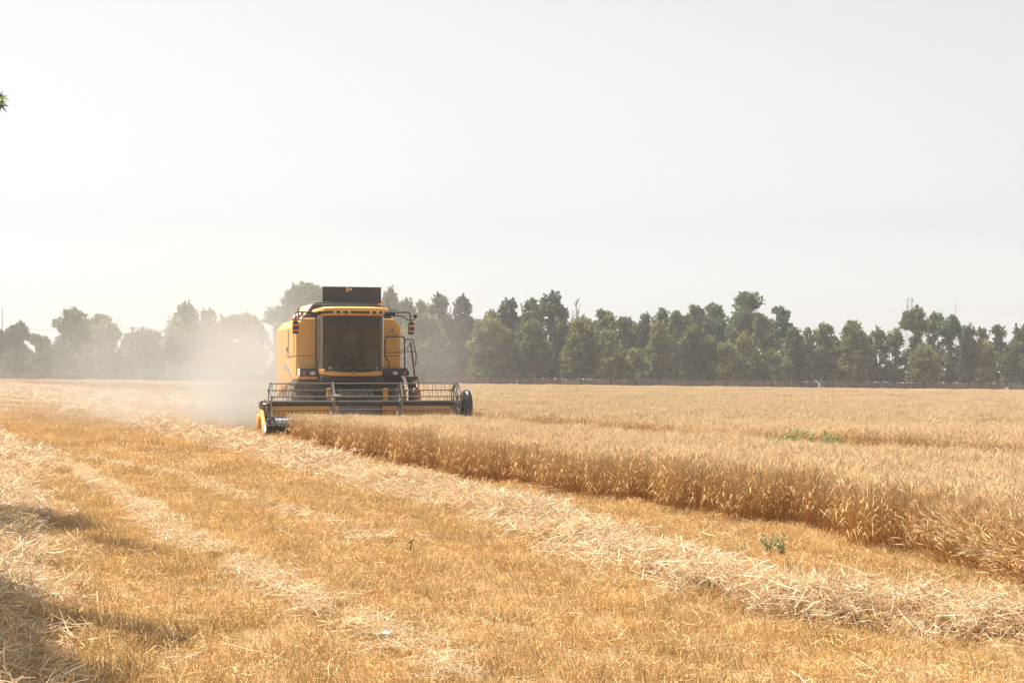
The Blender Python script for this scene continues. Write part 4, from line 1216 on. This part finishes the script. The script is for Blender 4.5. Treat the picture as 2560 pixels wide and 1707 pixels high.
# px centre, top row, px width, distance, style, colour, label
TREES = [
 (6, 826, 60, 196, 'round', 'b', "dark round treetop cut by the left frame edge"),
 (45, 808, 62, 183, 'waist', 'd', "dark tree with a small knob of leaves on top, first full tree from the left"),
 (88, 832, 62, 189, 'bush', 'g', "low bushy tree right of the knob-topped tree at far left"),
 (183, 774, 80, 184, 'col', 'o', "tall pale green tree with a big rounded head, second tall tree from the left"),
 (258, 787, 76, 183, 'col', 'o', "hazy tree with a narrow pointed head, third tall tree from the left"),
 (370, 824, 112, 186, 'round', 'g', "wide low-domed tree beside the short utility pole"),
 (466, 760, 80, 184, 'col', 'o', "tall round-headed tree at the left edge of the dust cloud"),
 (520, 772, 64, 186, 'col', 'o', "slim hazy tree inside the dust, left of the broad dusty dome"),
 (604, 782, 130, 188, 'round', 'o', "broad dome-shaped tree half lost in dust, left of the harvester"),
 (775, 703, 176, 196, 'round', 'g', "biggest rounded tree, faded by dust, rising behind the harvester tank"),
 (705, 800, 54, 188, 'bush', 'o', "dusty lower tree touching the left side of the harvester body"),
 (132, 862, 62, 188, 'bush', 'g', "low green bush filling the gap left of the tall pale tree"),
 (222, 858, 52, 188, 'bush', 'o', "low pale bush between the second and third tall left-hand trees"),
 (316, 866, 60, 188, 'bush', 'g', "low green bush right of the pointed-head tree on the left"),
 (426, 858, 58, 188, 'bush', 'o', "low hazy bush left of the round-headed tree by the dust"),
 (978, 722, 62, 196, 'col', 'g', "tree with a rounded head right behind the raised tank lid"),
 (1022, 746, 46, 192, 'col', 'g', "feathery narrow tree above the right-hand harvester mirror"),
 (1056, 748, 44, 198, 'open', 'g', "spiky thin-topped tree just left of the twin-topped dark tree"),
 (1058, 786, 86, 183, 'col', 'o', "light olive tree in front, right next to the harvester ladder"),
 (1102, 868, 60, 181, 'bush', 'o', "low light bush at the foot of the twin-topped dark tree"),
 (1124, 732, 98, 195, 'twin', 'd', "tall dark tree with two tops, first right of the harvester"),
 (1188, 790, 50, 204, 'bush', 'g', "low tree filling the dip right of the twin-topped tree"),
 (1228, 791, 92, 183, 'col', 'o', "light green pyramid-shaped tree in front of the brown wall"),
 (1232, 775, 40, 204, 'col', 'g', "narrow dark treetop behind the pyramid-shaped light tree"),
 (1275, 747, 56, 198, 'col', 'd', "dark flat-headed tree left of the two tallest middle trees"),
 (1328, 746, 58, 194, 'col', 'g', "mid green tree shouldering the highest middle treetop"),
 (1326, 800, 88, 183, 'round', 'g', "wide shaded tree in front, left of the pale hut wall"),
 (1378, 729, 66, 198, 'waist', 'd', "dark tree with a wide ragged head, highest of the middle part"),
 (1410, 775, 40, 202, 'col', 'g', "narrow green tree squeezed left of the bare grey treetop"),
 (1452, 790, 92, 184, 'round', 'o', "broad light tree standing over the pale hut"),
 (1513, 771, 62, 200, 'open', 'g', "spiky loose treetop right of the bare grey one"),
 (1526, 828, 56, 182, 'col', 'o', "yellowish narrow tree in front, right of the broad light one"),
 (1571, 792, 60, 190, 'col', 'g', "straight green tree behind the low rounded bush in the middle"),
 (1590, 868, 70, 181, 'bush', 'o', "low rounded bush in the middle of the fence line"),
 (1617, 786, 44, 196, 'col', 'd', "narrow dark tree above the low rounded middle bush"),
 (1646, 806, 56, 184, 'col', 'o', "light leafy tree below a small dark knob of leaves"),
 (1655, 771, 40, 203, 'waist', 'd', "small dark knob-headed treetop standing clear of its neighbours"),
 (1692, 778, 48, 200, 'col', 'g', "round-shouldered green tree between the small dark knob and the long rising crown"),
 (1735, 764, 62, 202, 'col', 'g', "green tree where the crown line starts rising to the great dome"),
 (1730, 812, 64, 184, 'round', 'g', "shadowy front tree beneath the rising crown line"),
 (1786, 757, 66, 204, 'col', 'g', "leafy shoulder tree directly left of the great dome"),
 (1780, 846, 52, 183, 'col', 'g', "slender dim tree under the left shoulder of the great dome"),
 (1862, 723, 112, 200, 'round', 'g', "great dome-shaped tree, the tallest on the right half"),
 (1816, 856, 58, 182, 'round', 'o', "short bright tree in front of the left side of the great dome"),
 (1864, 838, 60, 183, 'col', 'o', "taller bright tree in front of the centre of the great dome"),
 (1900, 786, 62, 194, 'col', 'g', "dark green side tree leaning out of the great dome's right flank"),
 (1956, 763, 66, 197, 'open', 'd', "dark tree with bare forking limbs right of the great dome"),
 (1930, 872, 78, 182, 'bush', 'o', "wide bright low tree below the forking dark tree"),
 (1978, 820, 46, 186, 'col', 'g', "upright tree closing the dense wood on its right side"),
 (2000, 842, 34, 188, 'col', 'g', "thin shorter tree at the open gap after the dense wood"),
 (2028, 825, 42, 185, 'open', 'o', "sparse see-through tree left of the pale shed"),
 (2070, 813, 60, 184, 'col', 'g', "pointed leafy tree standing over the pale shed"),
 (2126, 803, 66, 184, 'col', 'o', "full bushy tree standing alone right of the pale shed"),
 (2166, 841, 36, 187, 'col', 'g', "small slim tree right of the full bushy lone one"),
 (2198, 825, 44, 184, 'open', 'g', "loose tree with two small tops in the right half"),
 (2236, 823, 40, 185, 'waist', 'g', "slim tree with a tufted head left of the lattice tower"),
 (2290, 767, 66, 186, 'waist', 'g', "tall slim-waisted tree right below the lattice tower"),
 (2312, 864, 74, 181, 'round', 'o', "short wide leafy tree in front of the slim-waisted one"),
 (2338, 780, 48, 196, 'waist', 'g', "tall open-headed tree joined to the slim-waisted one"),
 (2380, 790, 54, 190, 'waist', 'd', "dark tree with an overhanging head below the thin mast"),
 (2417, 818, 40, 184, 'col', 'd', "dark narrow tree right of the overhanging dark head"),
 (2456, 854, 52, 182, 'col', 'o', "bright front tree between two thin airy ones"),
 (2462, 820, 38, 200, 'open', 'g', "thin airy treetop behind the bright front tree on the right"),
 (2501, 811, 48, 190, 'open', 'd', "thin airy dark tree with a bare lower stem near the right edge"),
 (2524, 868, 44, 184, 'col', 'g', "low green tree under the last gap before the right edge"),
 (1160, 815, 60, 207, 'col', 'g', "dim tree at the back between the twin-topped tree and the pyramid-shaped one"),
 (1258, 800, 60, 207, 'col', 'g', "dim back tree between the pyramid-shaped light tree and the flat-headed dark one"),
 (1300, 790, 70, 209, 'col', 'd', "dark back tree joining the flat-headed tree to its taller neighbour"),
 (1405, 805, 70, 208, 'round', 'g', "broad back tree under the highest ragged head"),
 (1485, 800, 66, 208, 'round', 'g', "broad back tree between the pale-hut tree and the spiky loose treetop"),
 (1545, 802, 60, 209, 'col', 'g', "back tree filling the notch right of the spiky loose treetop"),
 (1596, 806, 60, 207, 'col', 'd', "dark back tree between the straight green tree and the narrow dark one"),
 (1672, 800, 56, 208, 'col', 'g', "back tree filling the notch right of the small dark knob"),
 (1715, 795, 60, 208, 'col', 'g', "back tree at the lower end of the rising crown line"),
 (1925, 800, 60, 207, 'col', 'g', "back tree between the great dome and the forking dark tree"),
 (1985, 850, 60, 205, 'bush', 'g', "low back tree behind the right side of the dense wood"),
 (2562, 806, 76, 184, 'round', 'g', "full tree cut off by the right frame edge"),
]
for pxc, row, wpx, Y, st, cl, lb in TREES:
    x, ztop = P(pxc, row, Y)
    h = ztop - zg(x)
    make_tree("field_edge_tree", x, Y + rnd.uniform(-.8, .8), h, wpx / F * Y * 1.32, st, cl, lb, dens=.9 if st != 'open' else .8)

# distant trees showing bluish above and between the left-hand trees
for pxc, row, wpx, lb in ((14, 824, 70, "far bluish treetop in the left corner of the tree line"), (70, 838, 60, "far bluish trees between the first two left-hand trees"),
                          (125, 836, 60, "far bluish rounded treetop left of the tall pale tree"), (222, 832, 46, "far bluish treetop between the second and third tall trees"),
                          (300, 830, 44, "far bluish treetop right of the narrow pointed head"), (322, 832, 36, "far bluish treetop touching the utility pole"),
                          (408, 834, 60, "far bluish treetop right of the wide low dome")):
    x, zt = P(pxc, row, 330)
    make_tree("distant_tree", x, 330 + rnd.uniform(-10, 10), zt - zg(x), wpx / F * 330, 'round', 'b', lb, group="distant trees behind the left tree line", leaf=.55, twig_r=.7, dens=.35)

# bare grey treetop in the middle
def bare_tree(px, row, Y):
    x, zt = P(px, row, Y); h = zt - zg(x)
    root = empty("bare_tree", (x, Y, zg(x)), label="bare grey leafless treetop among the middle trees", cat="tree", group="trees along the far edge of the field")
    b = MB(); b.tube([(0, 0, -.1), (.05, 0, h * .5), (0, 0, h)], .14, 6, .02); b.build("trunk", M_twig, root)
    t = MB()
    for k in range(26):
        f = .55 + .43 * rnd.random(); a = rnd.uniform(0, 6.28); L = (1.05 - f) * 3.2 + .5
        p0 = Vector((0, 0, h * f)); p1 = p0 + Vector((math.cos(a) * L * .45, math.sin(a) * L * .45, L * .6)); 
        t.tube([p0, p0.lerp(p1, .5) + Vector((0, 0, -.05)), p1], .045, 5, .012)
        for j in range(3):
            q = p0.lerp(p1, rnd.uniform(.4, .9)); e = q + Vector((rnd.uniform(-.4, .4), rnd.uniform(-.4, .4), rnd.uniform(.2, .6)))
            t.tube([q, e], .022, 4, .008)
    t.build("branches", M_twig, root)
bare_tree(1441, 750, 194)

# ------------------------------------------------------------------ wall, fence, sheds, masts
def wall_run(name, label, x0, x1, Y0, Y1, h, seed):
    b = MB(); n = max(2, int((x1 - x0) / 1.2)); rings = []
    for i in range(n + 1):
        f = i / n; x = x0 + (x1 - x0) * f; y = Y0 + (Y1 - Y0) * f
        hh = h + .05 * math.sin(x * .31 + seed) + .035 * rnd.uniform(-1, 1)
        rings.append([Vector((x, y - .18, zg(x) - .3)), Vector((x, y + .18, zg(x) - .3)), Vector((x, y + .13, zg(x) + hh)), Vector((x, y - .13, zg(x) + hh))])
    b.loft(rings)
    return tag(b.build(name, M_mud), label, "wall")
wall_run("mud_wall", "long low brown mud wall running behind the wire fence", .6, 78, 188.4, 188.4, 1.42, 1)
wall_run("mud_wall", "taller stretch of brown wall just right of the harvester", -22, .55, 188.0, 188.0, 2.28, 2)
wall_run("mud_wall", "dusty brown wall low behind the left-hand trees", -80, -22.1, 189.0, 188.0, 1.72, 3)

def fence(label, px0, px1, Y, h, step, wires):
    x0, x1 = (px0 - 1280) / F * Y, (px1 - 1280) / F * Y
    root = empty("wire_fence", (x0, Y, 0), label=label, cat="fence")
    n = int((x1 - x0) / step)
    tops = []
    src = None
    for i in range(n + 1):
        x = x0 + (x1 - x0) * i / n
        if src is None:
            m = MB().box(-.03, .03, -.03, .03, -.2, h); m.tube([(0, 0, h - .02), (.10, -.05, h + .26)], .035, 6, .03)
            src = m.build("fence_post", M_concrete, root); o = src
        else:
            o = src.copy(); COL.objects.link(o); o.parent = root
        o.location = (x - x0, 0, zg(x)); o.rotation_euler = (rnd.uniform(-.05, .05), rnd.uniform(-.07, .07), rnd.uniform(-.4, .4))
        o.scale = (1, 1, rnd.uniform(.94, 1.06))
        tops.append((x - x0, zg(x)))
    w = MB()
    for f in wires:
        for (xa, za), (xb, zb_) in zip(tops, tops[1:]):
            sag = rnd.uniform(.01, .06)
            w.tube([(xa, 0, za + h * f), ((xa + xb) / 2, 0, (za + zb_) / 2 + h * f - sag), (xb, 0, zb_ + h * f)], .011, 4)
    w.build("wire", M_galv, root)
fence("wire fence on leaning pale posts in front of the brown wall, right of the harvester", 1030, 2620, 179.3, 1.45, 1.78, (1.0, .80, .55))
fence("hazy wire fence along the foot of the left-hand trees", -30, 650, 181.0, 1.62, 2.6, (1.0, .85))

def shed(px0, px1, row, Y, label, roof=True):
    x0, zt = P(px0, row, Y); x1, _ = P(px1, row, Y)
    root = empty("shed", ((x0 + x1) / 2, Y, zg(x0)), label=label, cat="shed")
    w = (x1 - x0) / 2; h = zt - zg(x0)
    MB().box(-w, w, 0, 2.6, -.2, h).build("wall", M_plaster, root)
    MB().box(-w * .25, w * .15, -.03, .02, 0, min(1.6, h * .8)).build("door", M_galv, root)
    if roof: MB().box(-w - .12, w + .12, -.15, 2.8, h, h + .12).build("roof", M_roof, root)
    return root
shed(1405, 1446, 950, 187.2, "small whitewashed hut behind the wire fence in the middle")
shed(2052, 2106, 944, 186.5, "pale grey shed showing between two trees on the right")
shed(2520, 2566, 962, 186.8, "bluish grey block behind the fence at the right frame edge")
# tan gate pier beside the pale shed
x, z = P(2112, 944, 186.3)
tag(MB().box(x - .30, x + .30, 186.2, 186.8, zg(x) - .2, z).box(x - .36, x + .36, 186.14, 186.86, z, z + .10).build("gate_pier", noisy("tan_render", (.40, .31, .22), (.48, .38, .28), 2, .9)), "tan gate pier at the right side of the pale shed", "gate pier")

def lattice(px, row, Y, base, top, label, arms=()):
    x, zt = P(px, row, Y); h = zt - zg(x)
    root = empty("lattice_tower", (x, Y, zg(x)), label=label, cat="tower")
    m = MB(); n = 12
    def c(k, i):
        w = (base + (top - base) * (i / n)) / 2
        return Vector((w * (1, 1, -1, -1)[k], w * (1, -1, -1, 1)[k], h * i / n))
    for k in range(4):
        m.tube([c(k, 0), c(k, n)], .05, 4)
    m.build("leg_frame", M_galv, root)
    m = MB()
    for i in range(n):
        for k in range(4):
            m.tube([c(k, i), c((k + 1) % 4, i + 1)], .018, 4); m.tube([c(k, i + 1), c((k + 1) % 4, i + 1)], .018, 4)
    m.build("bracing", M_galv, root)
    m = MB()
    for z, L in arms:
        m.tube([(-L, 0, h * z), (L, 0, h * z)], .07, 4)
    if arms: m.build("cross_arm", M_galv, root)
    else:
        for dz, dx in ((.97, .55), (.90, -.6), (.78, .5)):
            MB().lathe([(0, -.08), (.20, 0), (.20, .05), (0, .02)], 'y', (dx, -.5, h * dz), 12).build("dish_antenna", M_galv, root)
    return root
lattice(2275, 744, 345, 2.6, .9, "pale lattice telecom tower rising above the right-hand trees")
lattice(350, 818, 400, 2.2, .5, "faint small pylon right of the utility pole", ((.98, 1.6), (.85, 2.0)))
lattice(423, 808, 390, 2.6, .6, "faint pylon left of the dust cloud", ((.98, 2.0), (.86, 2.6), (.74, 2.2)))
def mast(px, row, Y, r, label):
    x, zt = P(px, row, Y); h = zt - zg(x)
    root = empty("mast", (x, Y, zg(x)), label=label, cat="mast")
    MB().tube([(0, 0, -.2), (0, 0, h)], r, 6, r * .5).build("pole", M_galv, root)
    m = MB()
    for i in range(14):
        m.tube([(-r * 2.2, 0, h * (.3 + i * .05)), (r * 2.2, 0, h * (.3 + i * .05 + .025))], r * .3, 4)
    m.build("rungs", M_galv, root)
mast(5, 768, 345, .13, "thin pale mast at the left frame edge")
mast(2390, 760, 400, .11, "very faint thin mast right of the lattice tower")
x, zt = P(331, 817, 205)
up = empty("utility_pole", (x, 205, zg(x)), label="short dark utility pole standing above the left-hand trees", cat="utility pole")
MB().tube([(0, 0, -.2), (0, 0, zt - zg(x))], .20, 8, .15).build("pole", M_pole, up)
MB().box(-.45, .45, -.06, .06, zt - zg(x) - .30, zt - zg(x) - .18).build("cross_arm", M_pole, up)
# power line strung from the pole
pl = MB()
for dz, dx in ((-.1, 0), (-1.6, 0)):
    pts = [(-78, 240, zt + .9 + dz), (-64, 222, zt - .0 + dz), (x, 205, zt + dz), (-41, 213, zt - .45 + dz), (-30, 225, zt - .2 + dz)]
    pl.tube(pts, .02, 4)
tag(pl.build("power_line", M_pole), "thin slack power line strung from the utility pole", "power line")

# ------------------------------------------------------------------ weeds, litter
def weed(x, y, h, w, label, group):
    root = empty("weed", (x, y, float(zground(x, y))), label=label, cat="weed", group=group)
    st = MB(); s = Soup(); cs = []
    for k in range(9):
        a = rnd.uniform(0, 6.28); L = h * rnd.uniform(.6, 1.0)
        e = Vector((math.cos(a) * w * rnd.uniform(.2, 1), math.sin(a) * w * rnd.uniform(.2, 1), L))
        m = e * .5 + Vector((0, 0, L * .15))
        st.tube([(0, 0, -.02), m, e], .005, 5, .002)
        for f in (.3, .45, .6, .75, .9, 1): cs.append(tuple(Vector((0, 0, 0)).lerp(m, f * 2) if f < .5 else m.lerp(e, f * 2 - 1)))
    st.build("stem", paint("weed_stem", (.16, .20, .07), .8, dust=.2), root)
    cs = np.array(cs); n = len(cs)
    leaf_soup(s, cs, np.full(n, .03 + .04 * h), 2 if h < .5 else 4, (.018 if h < .5 else .012) + .045 * h, jit((.36, .36, .22) if h < .5 else (.27, .31, .12), n, .2), up=.5)
    link_mesh("leaves", s.mesh("leaves"), M_weed, root)
g = "green weeds in the gap through the wheat"
WD = [(1842, 29.4, .50, "small first weed at the left tip of the weedy strip in the wheat gap"), (1868, 29.0, .58, "second weed from the left in the weedy strip in the wheat gap"),
      (1893, 28.8, .62, "third weed from the left in the weedy strip in the wheat gap"), (1918, 28.4, .62, "fourth weed from the left in the weedy strip in the wheat gap"),
      (1943, 28.2, .66, "fifth weed from the left in the weedy strip in the wheat gap"), (1968, 27.9, .68, "weed just left of the tallest ones in the wheat gap"),
      (1993, 27.7, .74, "left one of the two tallest weeds in the wheat gap"), (2018, 27.4, .76, "right one of the two tallest weeds in the wheat gap"),
      (2042, 27.1, .70, "bushy weed just right of the tallest ones in the wheat gap"), (2066, 26.8, .68, "third weed from the right end of the weedy strip in the wheat gap"),
      (2090, 26.5, .66, "second weed from the right end of the weedy strip in the wheat gap"), (2114, 26.2, .60, "last weed at the right end of the weedy strip in the wheat gap")]
for px, Y, h, lb in WD:
    weed((px - 1280) / F * Y, Y + rnd.uniform(-.15, .15), h * 1.14, .26, lb, g)
g = "green thistles on the stubble"
for px, row, h, lb in ((1845, 1396, .11, "lowest green thistle, left one on the stubble by the wheat edge"), (1920, 1398, .27, "tall grey-green thistle on the stubble by the wheat edge"), (1956, 1396, .21, "grey-green thistle right of the tall one on the stubble")):
    x, y = G(px, row); weed(x, y, h, .10, lb, g)
x, y = G(965, 1622)
v = []
for i in range(5):
    for j in range(4):
        v.append((x + (i - 2) * .022, y + (j - 1.5) * .022, float(zground(x, y)) + .085 + .035 * rnd.random() + .004 * i))
q = [(j + 4 * i, j + 4 * i + 4, j + 4 * i + 5, j + 4 * i + 1) for i in range(4) for j in range(3)]
pp = link_mesh("paper_scrap", np_mesh("paper_scrap", v, q), M_paper, label="crumpled white paper scrap lying on the stubble in front", cat="litter")
pm = pp.modifiers.new("thickness", 'SOLIDIFY'); pm.thickness = .002
x, y = G(1030, 1390)
tw = MB().tube([(x - .03, y, zg(x) + .13), (x + .01, y, zg(x) + .16), (x + .02, y, zg(x) + .17)], .007, 6, .006).tube([(x, y, zg(x) + .16), (x - .02, y + .03, zg(x) + .02)], .006, 5)
tag(tw.build("dark_twig", M_bark), "short dark twig sticking up out of the stubble", "twig")

# ------------------------------------------------------------------ tree beside the camera: leaf tips at the left edge, shade on the straw
def plane_tree():
    tx, ty = -7.9, 15.6
    root = empty("plane_tree", (tx, ty, zg(tx)), label="broad-leaved tree of which only lit leaf tips show at the upper left edge", cat="tree")
    tk = MB(); tk.tube([(0, 0, -.2), (.05, 0, 2), (-.05, .1, 4.2), (.1, .2, 7)], .16, 10, .06)
    blobs = []
    def shade(px, row, h, r, n=60):
        sx, sy = G(px, row)
        k = h / SUNV.z
        c = Vector((sx + SUNV.x * k, sy + SUNV.y * k, h + zg(sx)))
        blobs.append((c - Vector((tx, ty, zg(tx))), r, n))
    SH = [(80, 1322, 6.6, .40), (150, 1312, 6.7, .36), (15, 1350, 6.5, .45), (-40, 1390, 6.4, .5), (215, 1330, 6.9, .32), (285, 1362, 7.0, .26),
          (350, 1382, 7.1, .2), (25, 1570, 6.2, .36), (95, 1590, 6.2, .34), (-30, 1550, 6.2, .5), (205, 1585, 6.5, .24), (300, 1590, 6.6, .26), (410, 1610, 6.8, .2),
          (150, 1660, 6.0, .30), (240, 1700, 6.1, .26), (360, 1690, 6.4, .22), (50, 1670, 5.9, .40), (90, 1730, 5.8, .4), (200, 1750, 5.9, .3), (370, 1760, 6.2, .2), (-40, 1630, 6.0, .5)]
    for i, (a, b, c, d) in enumerate(SH):
        if i in (13, 15, 19): continue
        shade(a, b, c, d * (1.0 if i < 7 else .8))
    # sprig whose tips enter the frame
    s = Soup()
    def palm(p, d, nrm, L, col):
        """five-lobed leaf"""
        d = Vector(d).normalized(); nrm = Vector(nrm).normalized(); w = d.cross(nrm).normalized()
        out = []
        for ang, l in ((-100, .55), (-72, .22), (-48, .85), (-22, .30), (0, 1.0), (22, .30), (48, .85), (72, .22), (100, .55)):
            a = R(ang); out.append(Vector(p) + (d * math.cos(a) + w * math.sin(a)) * l * L + nrm * (-.10 * L * l * l))
        V = [Vector(p) - d * .06 * L] + out
        V = np.array([tuple(q) for q in V], float)
        T = np.array([(0, i, i + 1) for i in range(1, 9)])
        s.add(V, np.tile(np.array(col), (len(V), 1)), T=T)
    limbs = []
    for c, r, n in blobs:
        for k in range(int(240 * (r / .3) ** 1.7) + 14):
            d = Vector((rnd.gauss(0, 1), rnd.gauss(0, 1), rnd.gauss(0, .6))).normalized()
            p = c + d * r * rnd.random() ** .5
            palm(p, d + Vector((0, 0, -.3)), Vector((rnd.gauss(0, .4), rnd.gauss(0, .4), 1)), rnd.uniform(.11, .17), (.10 * rnd.uniform(.7, 1.3), .17 * rnd.uniform(.8, 1.2), .03))
        limbs.append(c)
    Yl = 14.0
    for px, row, d, L, col in ((-2, 241, (1, 0, -.30), .095, (.26, .32, .035)), (-4, 252, (.9, .1, -.45), .085, (.22, .26, .04)), (-4, 260, (.7, .1, -.75), .095, (.07, .08, .03)), (-6, 238, (.5, 0, .8), .07, (.14, .12, .05)), (-22, 270, (.5, 0, -1), .08, (.08, .10, .03))):
        x, z = P(px, row, Yl)
        palm((x - tx, Yl - ty, z - zg(tx)), d, (.15, -.75, .6), L, col)
    link_mesh("crown", s.mesh("crown"), M_leaf, root)
    for c in limbs[::2]:
        z0 = max(2.0, min(5.8, c.z - 1.4))
        tk.tube([Vector((0, .05, z0)), Vector((c.x * .5, c.y * .5, (z0 + c.z) / 2 + .15)), c], .045, 6, .010)
    x, z = P(-14, 248, Yl); e = Vector((x - tx, Yl - ty, z - zg(tx)))
    tk.tube([Vector((0, .05, 3.2)), e * .5 + Vector((0, 0, 1.7)), e], .04, 6, .004)
    tk.build("trunk", M_bark, root)
plane_tree()

# ------------------------------------------------------------------ air: even haze, and the dust the harvester throws up
def haze_mat(name, col, dens, aniso):
    m, nt, out = nodes(name)
    v = nt.nodes.new("ShaderNodeVolumePrincipled")
    v.inputs['Color'].default_value = (*col, 1)
    v.inputs['Density'].default_value = dens
    v.inputs['Anisotropy'].default_value = aniso
    nt.links.new(v.outputs[0], out.inputs['Volume'])
    return m
hz = MB().box(-430, 430, -50, 630, -8, 26).build("haze", haze_mat("haze_air", (.84, .80, .79), .0008, .0))
hz['kind'] = 'stuff'

def dust_mat():
    m, nt, out = nodes("field_dust")
    N, Lk = nt.nodes, nt.links
    v = N.new("ShaderNodeVolumePrincipled")
    v.inputs['Color'].default_value = (.95, .87, .76, 1)
    v.inputs['Anisotropy'].default_value = .3
    tc = N.new("ShaderNodeTexCoord")
    # puffs: centre, radii, strength (object space = world)
    puffs = [((-8.6, 48.5, 1.1), (2.3, 4.6, 2.1), .19), ((-10.5, 54, 1.0), (5.0, 7, 2.4), .036), ((-16, 62, 1.5), (8, 10, 3.0), .011), ((-12.5, 62, 3.6), (5.5, 8, 3.4), .014),
             ((-24, 72, 1.6), (11, 12, 2.6), .005), ((-3.2, 53, 2.6), (1.9, 4, 2.2), .030), ((-8.0, 53, 5.2), (4.0, 6, 2.0), .013)]
    total = None
    no = N.new("ShaderNodeTexNoise"); no.inputs['Scale'].default_value = .34; no.inputs['Detail'].default_value = 4; no.inputs['Roughness'].default_value = .6
    no.inputs['Distortion'].default_value = .8
    Lk.new(tc.outputs['Object'], no.inputs['Vector'])
    mr = N.new("ShaderNodeMapRange"); mr.inputs['From Min'].default_value = .36; mr.inputs['From Max'].default_value = .64; mr.inputs['To Min'].default_value = .05; mr.inputs['To Max'].default_value = 1.75
    Lk.new(no.outputs['Fac'], mr.inputs['Value'])
    for c, r, k in puffs:
        sub = N.new("ShaderNodeVectorMath"); sub.operation = 'SUBTRACT'; sub.inputs[1].default_value = c
        Lk.new(tc.outputs['Object'], sub.inputs[0])
        dv = N.new("ShaderNodeVectorMath"); dv.operation = 'DIVIDE'; dv.inputs[1].default_value = r
        Lk.new(sub.outputs[0], dv.inputs[0])
        dt = N.new("ShaderNodeVectorMath"); dt.operation = 'DOT_PRODUCT'
        Lk.new(dv.outputs[0], dt.inputs[0]); Lk.new(dv.outputs[0], dt.inputs[1])
        ng = N.new("ShaderNodeMath"); ng.operation = 'MULTIPLY'; ng.inputs[1].default_value = -1.0
        Lk.new(dt.outputs['Value'], ng.inputs[0])
        ex = N.new("ShaderNodeMath"); ex.operation = 'EXPONENT'; Lk.new(ng.outputs[0], ex.inputs[0])
        ml = N.new("ShaderNodeMath"); ml.operation = 'MULTIPLY'; ml.inputs[1].default_value = k; Lk.new(ex.outputs[0], ml.inputs[0])
        if total is None: total = ml
        else:
            ad = N.new("ShaderNodeMath"); ad.operation = 'ADD'; Lk.new(total.outputs[0], ad.inputs[0]); Lk.new(ml.outputs[0], ad.inputs[1]); total = ad
    fn = N.new("ShaderNodeMath"); fn.operation = 'MULTIPLY'
    Lk.new(total.outputs[0], fn.inputs[0]); Lk.new(mr.outputs[0], fn.inputs[1])
    Lk.new(fn.outputs[0], v.inputs['Density'])
    Lk.new(v.outputs[0], out.inputs['Volume'])
    return m
du = MB().loft([[Vector(p) for p in ((-52, 41.5, -.4), (1.5, 41.5, -.4), (1.5, 100, -.4), (-52, 100, -.4))], [Vector(p) for p in ((-52, 41.5, 12.5), (1.5, 41.5, 12.5), (1.5, 100, 12.5), (-52, 100, 12.5))]]).build("dust_cloud", dust_mat())
tag(du, "pale dust cloud blowing away behind and left of the harvester", "dust", kind='stuff')
